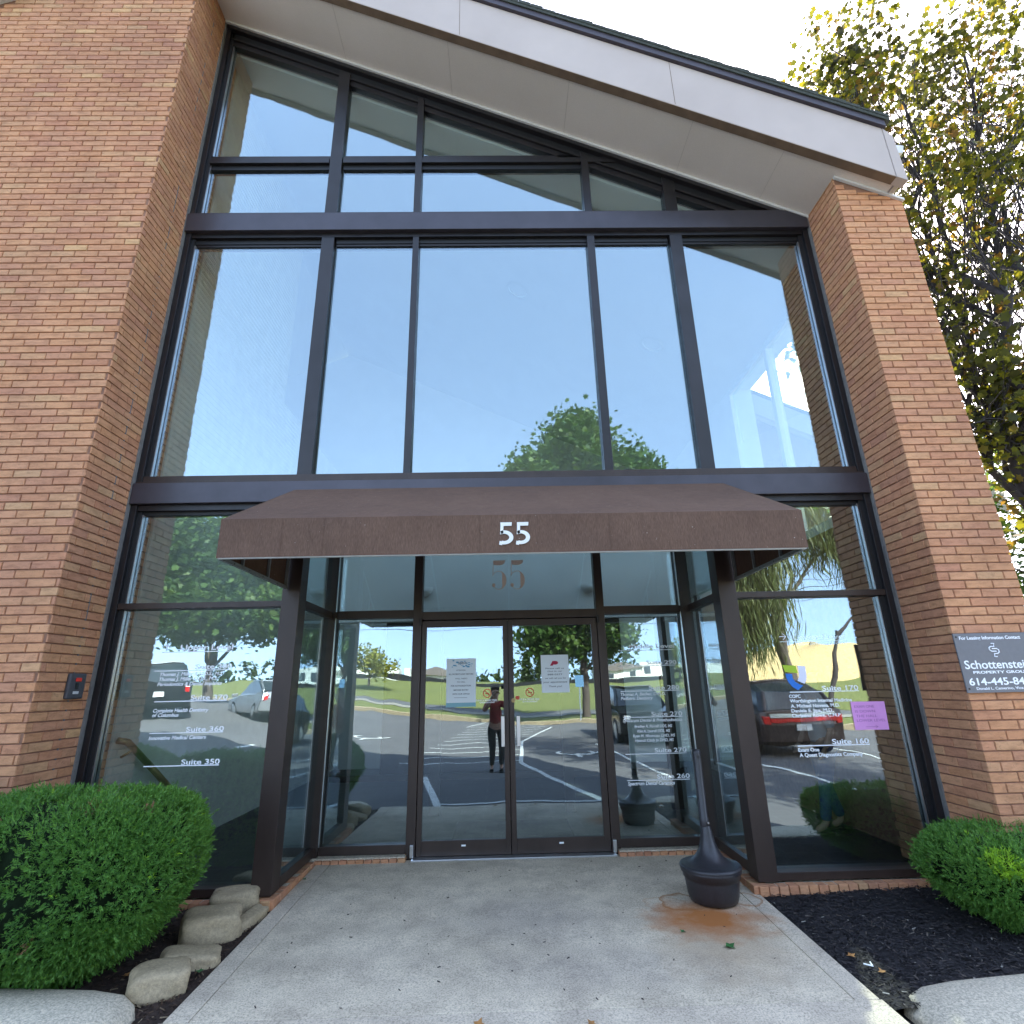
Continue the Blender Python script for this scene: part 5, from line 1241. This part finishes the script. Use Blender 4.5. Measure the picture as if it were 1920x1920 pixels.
spruce(2.6, -58, 3.6, 'dark spruce mirrored in the right door, left of the pair'); spruce(4.2, -57, 4.2, 'dark spruce mirrored in the right door, right of the pair')
def house(name, x0, x1, y, z0, h, rh, label, wall='house_white', roof='house_roof'):
    T = empty(name, ((x0+x1)/2, y, z0), label, 'building')
    m = MB(); m.box(x0, x1, y-8, y, z0-1, z0+h); m.build('wall', wall, T)
    m = MB(); e = .4; xm = (x0+x1)/2
    if rh > 0:
        m.prism_xz([(x0-e, z0+h), (x1+e, z0+h), (xm, z0+h+rh)], y-8.4, y+.4)
        m.build('roof', roof, T)
    k = max(2, int((x1-x0)/2.2))
    for i in range(k):
        cx = x0+(i+.5)*(x1-x0)/k; w2 = MB(); w2.box(cx-.4, cx+.4, y, y+.03, z0+h*.35, z0+h*.75); w2.build('window', 'window_dark', T)
    return T
house('white_house', 12.5, 18.5, -62, 1.8, 1.6, 1.1, 'white house with low gable mirrored right of the doors')
house('white_house', -11.5, -6.5, -62, 1.8, 1.3, 1.3, 'white house with brown roof mirrored in the left door')
house('long_store', 20, 40, -70, 1.8, 2.6, .0, 'long pale store building far across the field')
for k, (x0, x1) in enumerate(((-26, -19.6), (-19, -13.6), (-12.8, -11.9))):
    T = empty('box_trailer', ((x0+x1)/2, -60, 1.9), ('white box trailer, leftmost of the row on the field', 'white box trailer in the middle of the row on the field', 'short white box trailer at the right end of the row on the field')[k], 'trailer', 'white trailers on the field')
    m = MB(); m.box(x0, x1, -62.5, -60, 2.3, 4.0); m.build('cargo_box', 'house_white', T, bevel=.05)
    for xx in (x0+.8, x1-.8): m = MB(); m.tube([(xx, -60.5, 2.2), (xx, -60.1, 2.2)], .45, 14); m.build('wheel', 'tyre', T)
T = empty('school_bus', (25, -80, 1.8), 'yellow school bus far across the road', 'bus')
m = MB(); m.box(21, 29, -82, -79.6, 2.1, 4.3); m.build('body', 'paint_yellow', T, bevel=.15)
m = MB(); m.box(19.7, 21, -81.8, -79.8, 2.1, 3.1); m.build('bonnet', 'paint_yellow', T, bevel=.15)
m = MB(); m.box(21.3, 28.7, -79.59, -79.57, 3.2, 3.9); m.build('window_band', 'window_dark', T)
for xx in (21.2, 27): m = MB(); m.tube([(xx, -80, 2.2), (xx, -79.5, 2.2)], .5, 16); m.build('wheel', 'tyre', T)
# far woodland line beyond the field
cs = [(x+random.uniform(-1, 1), -84+random.uniform(-3, 3), 1.9+random.uniform(.2, 2.6+1.4*math.sin(x*.13)+.8*math.sin(x*.41))) for x in np.arange(-110, 110, .35)]
o = leaf_cloud('far_woodland', 'leaf_dark', cs, 10, (.7, .7, .5), .75, None)
tag(o, 'dark green far woodland line across the field', 'woodland', None, 'stuff')
# fence on the bank
T = empty('silt_fence', kerb_pt(-5, 26)+(1.8,), 'low black fabric fence along the top of the grass bank', 'fence')
m = MB(); tsf = list(np.linspace(-45, 35, 41))
for a, b in zip(tsf[:-1], tsf[1:]):
    A_, B_ = kerb_pt(a, 25.6), kerb_pt(b, 25.6); za, zb = ramp_z(A_[0])+1.7, ramp_z(B_[0])+1.7
    m.hexa([(A_[0], A_[1], za-.1), (B_[0], B_[1], zb-.1), (B_[0], B_[1]-.03, zb-.1), (A_[0], A_[1]-.03, za-.1), (A_[0], A_[1], za+.38), (B_[0], B_[1], zb+.38), (B_[0], B_[1]-.03, zb+.38), (A_[0], A_[1]-.03, za+.38)])
m.build('fabric', 'fence_black', T)
m = MB()
for t_ in tsf[::2]:
    q = kerb_pt(t_, 25.5); m.box(q[0]-.03, q[0]+.03, q[1]-.03, q[1]+.03, ramp_z(q[0])+1.5, ramp_z(q[0])+2.2)
m.build('stakes', 'bark', T)
# straw covered mound
m = MB(); nu, nv = 40, 12
for j in range(nv+1):
    for i in range(nu):
        t_ = j/nv; a = 2*math.pi*i/nu; rr_ = t_; x = 24+13*rr_*math.cos(a); y = -33+7*rr_*math.sin(a); m.v.append((x, y, -.3+4.1*(1-t_**2.4)*(1+.05*math.sin(5*a))))
for j in range(nv):
    for i in range(nu): i2 = (i+1) % nu; m.f.append((j*nu+i, (j+1)*nu+i, (j+1)*nu+i2, j*nu+i2)); m.mi.append(0)
struct(m.build('straw_mound', 'straw_mat', smooth=True))
# poles with wires
T = empty('utility_pole', (-26, -40, 0), 'wooden utility pole with three wires across the road', 'utility pole')
m = MB(); m.tube([(-26, -40, 0), (-26, -40, 10)], [.15, .10], 8); m.tube([(30, -32, 0), (30, -32, 10)], [.15, .10], 8); m.build('pole', 'bark', T)
for k in range(4):
    m = MB(); pts = []
    for i in range(25):
        t_ = i/24; pts.append((-26+56*t_, -40+8*t_, 9.6-k*.55-1.6*4*t_*(1-t_))); 
    m.tube(pts, .022, 4); m.build('wire', 'rubber_black', T)
T = empty('accessible_sign', (3.3, -13.0, 0), 'blue accessible parking sign on a thin post at the far kerb', 'sign')
m = MB(); m.tube([(3.3, -13.0, 0), (3.3, -13.0, 2.0)], .03, 6); m.build('post', 'aluminium', T); m = MB(); m.box(3.12, 3.48, -12.96, -12.94, 1.5, 2.0); m.build('plate', 'sign_blue', T)

# ---------------------------------------------------------------- people
def skin_body(name, nodes, edges, mat, parent, sub=2, root=0):
    me = bpy.data.meshes.new(name); me.from_pydata([n[:3] for n in nodes], edges, []); me.update()
    o = bpy.data.objects.new(name, me); COL.objects.link(o)
    o.modifiers.new('skin', 'SKIN'); ss = o.modifiers.new('sub', 'SUBSURF'); ss.levels = sub; ss.render_levels = sub
    if not me.skin_vertices: me.attributes  # created with the modifier
    sv = me.skin_vertices[0].data if me.skin_vertices else None
    if sv is None:
        import bmesh
        bm = bmesh.new(); bm.from_mesh(me); bm.verts.layers.skin.verify(); bm.to_mesh(me); bm.free(); sv = me.skin_vertices[0].data
    for i, n in enumerate(nodes): sv[i].radius = (n[3], n[4] if len(n) > 4 else n[3]); sv[i].use_root = (i == root)
    # bake the grown surface to a plain mesh
    bpy.context.view_layer.update()
    me2 = bpy.data.meshes.new_from_object(o.evaluated_get(bpy.context.evaluated_depsgraph_get()))
    bpy.data.objects.remove(o)
    me2.materials.clear(); me2.materials.append(MATS[mat]); me2.polygons.foreach_set('use_smooth', [True]*len(me2.polygons))
    o = bpy.data.objects.new(name, me2); COL.objects.link(o); o.parent = parent
    return o
def person(loc, rz, label, top, trousers, hair, arms, stride=.10, hscale=1.0, shoes='cloth_black', sandals=False):
    T = empty('person', (0, 0, 0), label, 'person')
    # facing +y in local space
    s_ = stride; aL, aR = arms
    N = [(0, 0, .95, .13, .10), (0, 0, 1.10, .125, .09), (0, 0, 1.28, .15, .10), (0, 0, 1.42, .10, .08), (0, .01, 1.50, .055, .055), (0, .03, 1.58, .075, .085), (0, .03, 1.68, .078, .095), (0, .02, 1.74, .05, .06),
         (-.10, 0, .88, .09), (-.11, s_*.5, .50, .06), (-.11, s_, .10, .04), (-.11, s_+.13, .04, .035), (.10, 0, .88, .09), (.11, -s_*.5+.04, .50, .06), (.11, -s_, .10, .04), (.11, -s_+.13, .04, .035),
         (-.18, 0, 1.40, .055)]+[(-a[0], a[1], a[2], .042 if i == 0 else .032) for i, a in enumerate(aL)]+[(.18, 0, 1.40, .055)]+[(a[0], a[1], a[2], .042 if i == 0 else .032) for i, a in enumerate(aR)]
    E = [(0, 1), (1, 2), (2, 3), (3, 4), (4, 5), (5, 6), (6, 7), (0, 8), (8, 9), (9, 10), (10, 11), (0, 12), (12, 13), (13, 14), (14, 15), (3, 16), (16, 17), (17, 18), (3, 19), (19, 20), (20, 21)]
    skin_body('body', N, E, 'skin', T)
    g = 1.22
    skin_body('top', [(0, 0, .93, .155, .125), (0, 0, 1.10, .15, .115), (0, 0, 1.28, .172, .122), (0, 0, 1.43, .11, .09), (-.19, 0, 1.40, .072), (-.5*(aL[0][0]+.19), aL[0][1]*.5, .5*(aL[0][2]+1.4), .062), (-aL[0][0], aL[0][1], aL[0][2], .054),
                     (.19, 0, 1.40, .072), (.5*(aR[0][0]+.19), aR[0][1]*.5, .5*(aR[0][2]+1.4), .062), (aR[0][0], aR[0][1], aR[0][2], .054)], [(0, 1), (1, 2), (2, 3), (3, 4), (4, 5), (5, 6), (3, 7), (7, 8), (8, 9)], top, T)
    skin_body('trousers', [(0, 0, .98, .15, .115), (-.10, 0, .84, .105), (-.11, s_*.5+.01, .50, .078), (-.11, s_, .12, .062), (.10, 0, .84, .105), (.11, -s_*.5+.05, .50, .078), (.11, -s_, .12, .062)], [(0, 1), (1, 2), (2, 3), (0, 4), (4, 5), (5, 6)], trousers, T)
    for x, y in ((-.11, s_), (.11, -s_)):
        m = MB(); m.box(x-.045, x+.045, y-.08, y+.19, 0, .03 if sandals else .075); m.build('sandal' if sandals else 'shoe', shoes, T, bevel=.012)
    skin_body('hair', [(0, -.02, 1.60, .06, .05), (0, -.01, 1.70, .088, .088), (0, .0, 1.765, .06, .07)], [(0, 1), (1, 2)], hair, T, 2, 1)
    # face: nose, eyes, mouth, ears
    m = MB(); m.tube([(0, .115, 1.665), (0, .138, 1.635), (0, .118, 1.628)], [.008, .013, .009], 6); m.tube([(-.085, .03, 1.665), (-.085, .03, 1.625)], .013, 6); m.tube([(.085, .03, 1.665), (.085, .03, 1.625)], .013, 6); m.build('nose_and_ears', 'skin', T, smooth=True)
    m = MB(); m.box(-.042, -.020, .112, .120, 1.664, 1.673); m.box(.020, .042, .112, .120, 1.664, 1.673); m.box(-.022, .022, .112, .119, 1.598, 1.603); m.build('eyes_and_mouth', 'hair_dark', T)
    # hands: palm, four fingers and a thumb
    for side, arm in ((-1, aL), (1, aR)):
        hx, hy, hz = side*arm[1][0], arm[1][1], arm[1][2]
        d = (Vector((hx, hy, hz))-Vector((side*arm[0][0], arm[0][1], arm[0][2]))).normalized(); a = d.cross(Vector((0, 1, 0) if abs(d.y) < .8 else (1, 0, 0))).normalized(); c_ = a.cross(d)
        P0 = Vector((hx, hy, hz)); m = MB(); m.tube([P0, P0+d*.09], [.026, .034], 8)
        for k, ln in enumerate((.065, .075, .072, .058)):
            q = P0+d*.085+a*((k-1.5)*.018); m.tube([q, q+d*ln*.5+c_*.006, q+d*ln*.85+c_*.022], [.009, .0085, .006], 6)
        q = P0+d*.03+a*.03; m.tube([q, q+a*.03+d*.025, q+a*.035+d*.055], [.011, .010, .007], 6); m.build('hand', 'skin', T, smooth=True)
    T.location = loc; T.rotation_euler = (0, 0, rz); T.scale = (hscale,)*3
    return T
person((-.20, -.46, -.155), 0, 'person in red shirt and black trousers raising a phone, mirrored in doors', 'cloth_red', 'cloth_black', 'hair_dark', (((.26, .20, 1.28), (.02, .38, 1.60)), ((.30, .20, 1.28), (.26, .38, 1.60))), .0, .985)
m = MB(); m.box(-.075, .075, -.035, -.026, 1.56, 1.64); tag(m.build('phone', 'phone_black', bevel=.003), 'dark phone held up sideways in both hands by person in red', 'phone')
person((3.62, 6.72, 0), R(90), 'person in blue jeans and sandals walking inside behind right lower pane', 'cloth_pale', 'denim', 'hair_grey', (((.25, -.03, 1.14), (.27, .10, .93)), ((.25, .02, 1.14), (.24, .14, .95))), .16, .93, 'dark_wood', True)
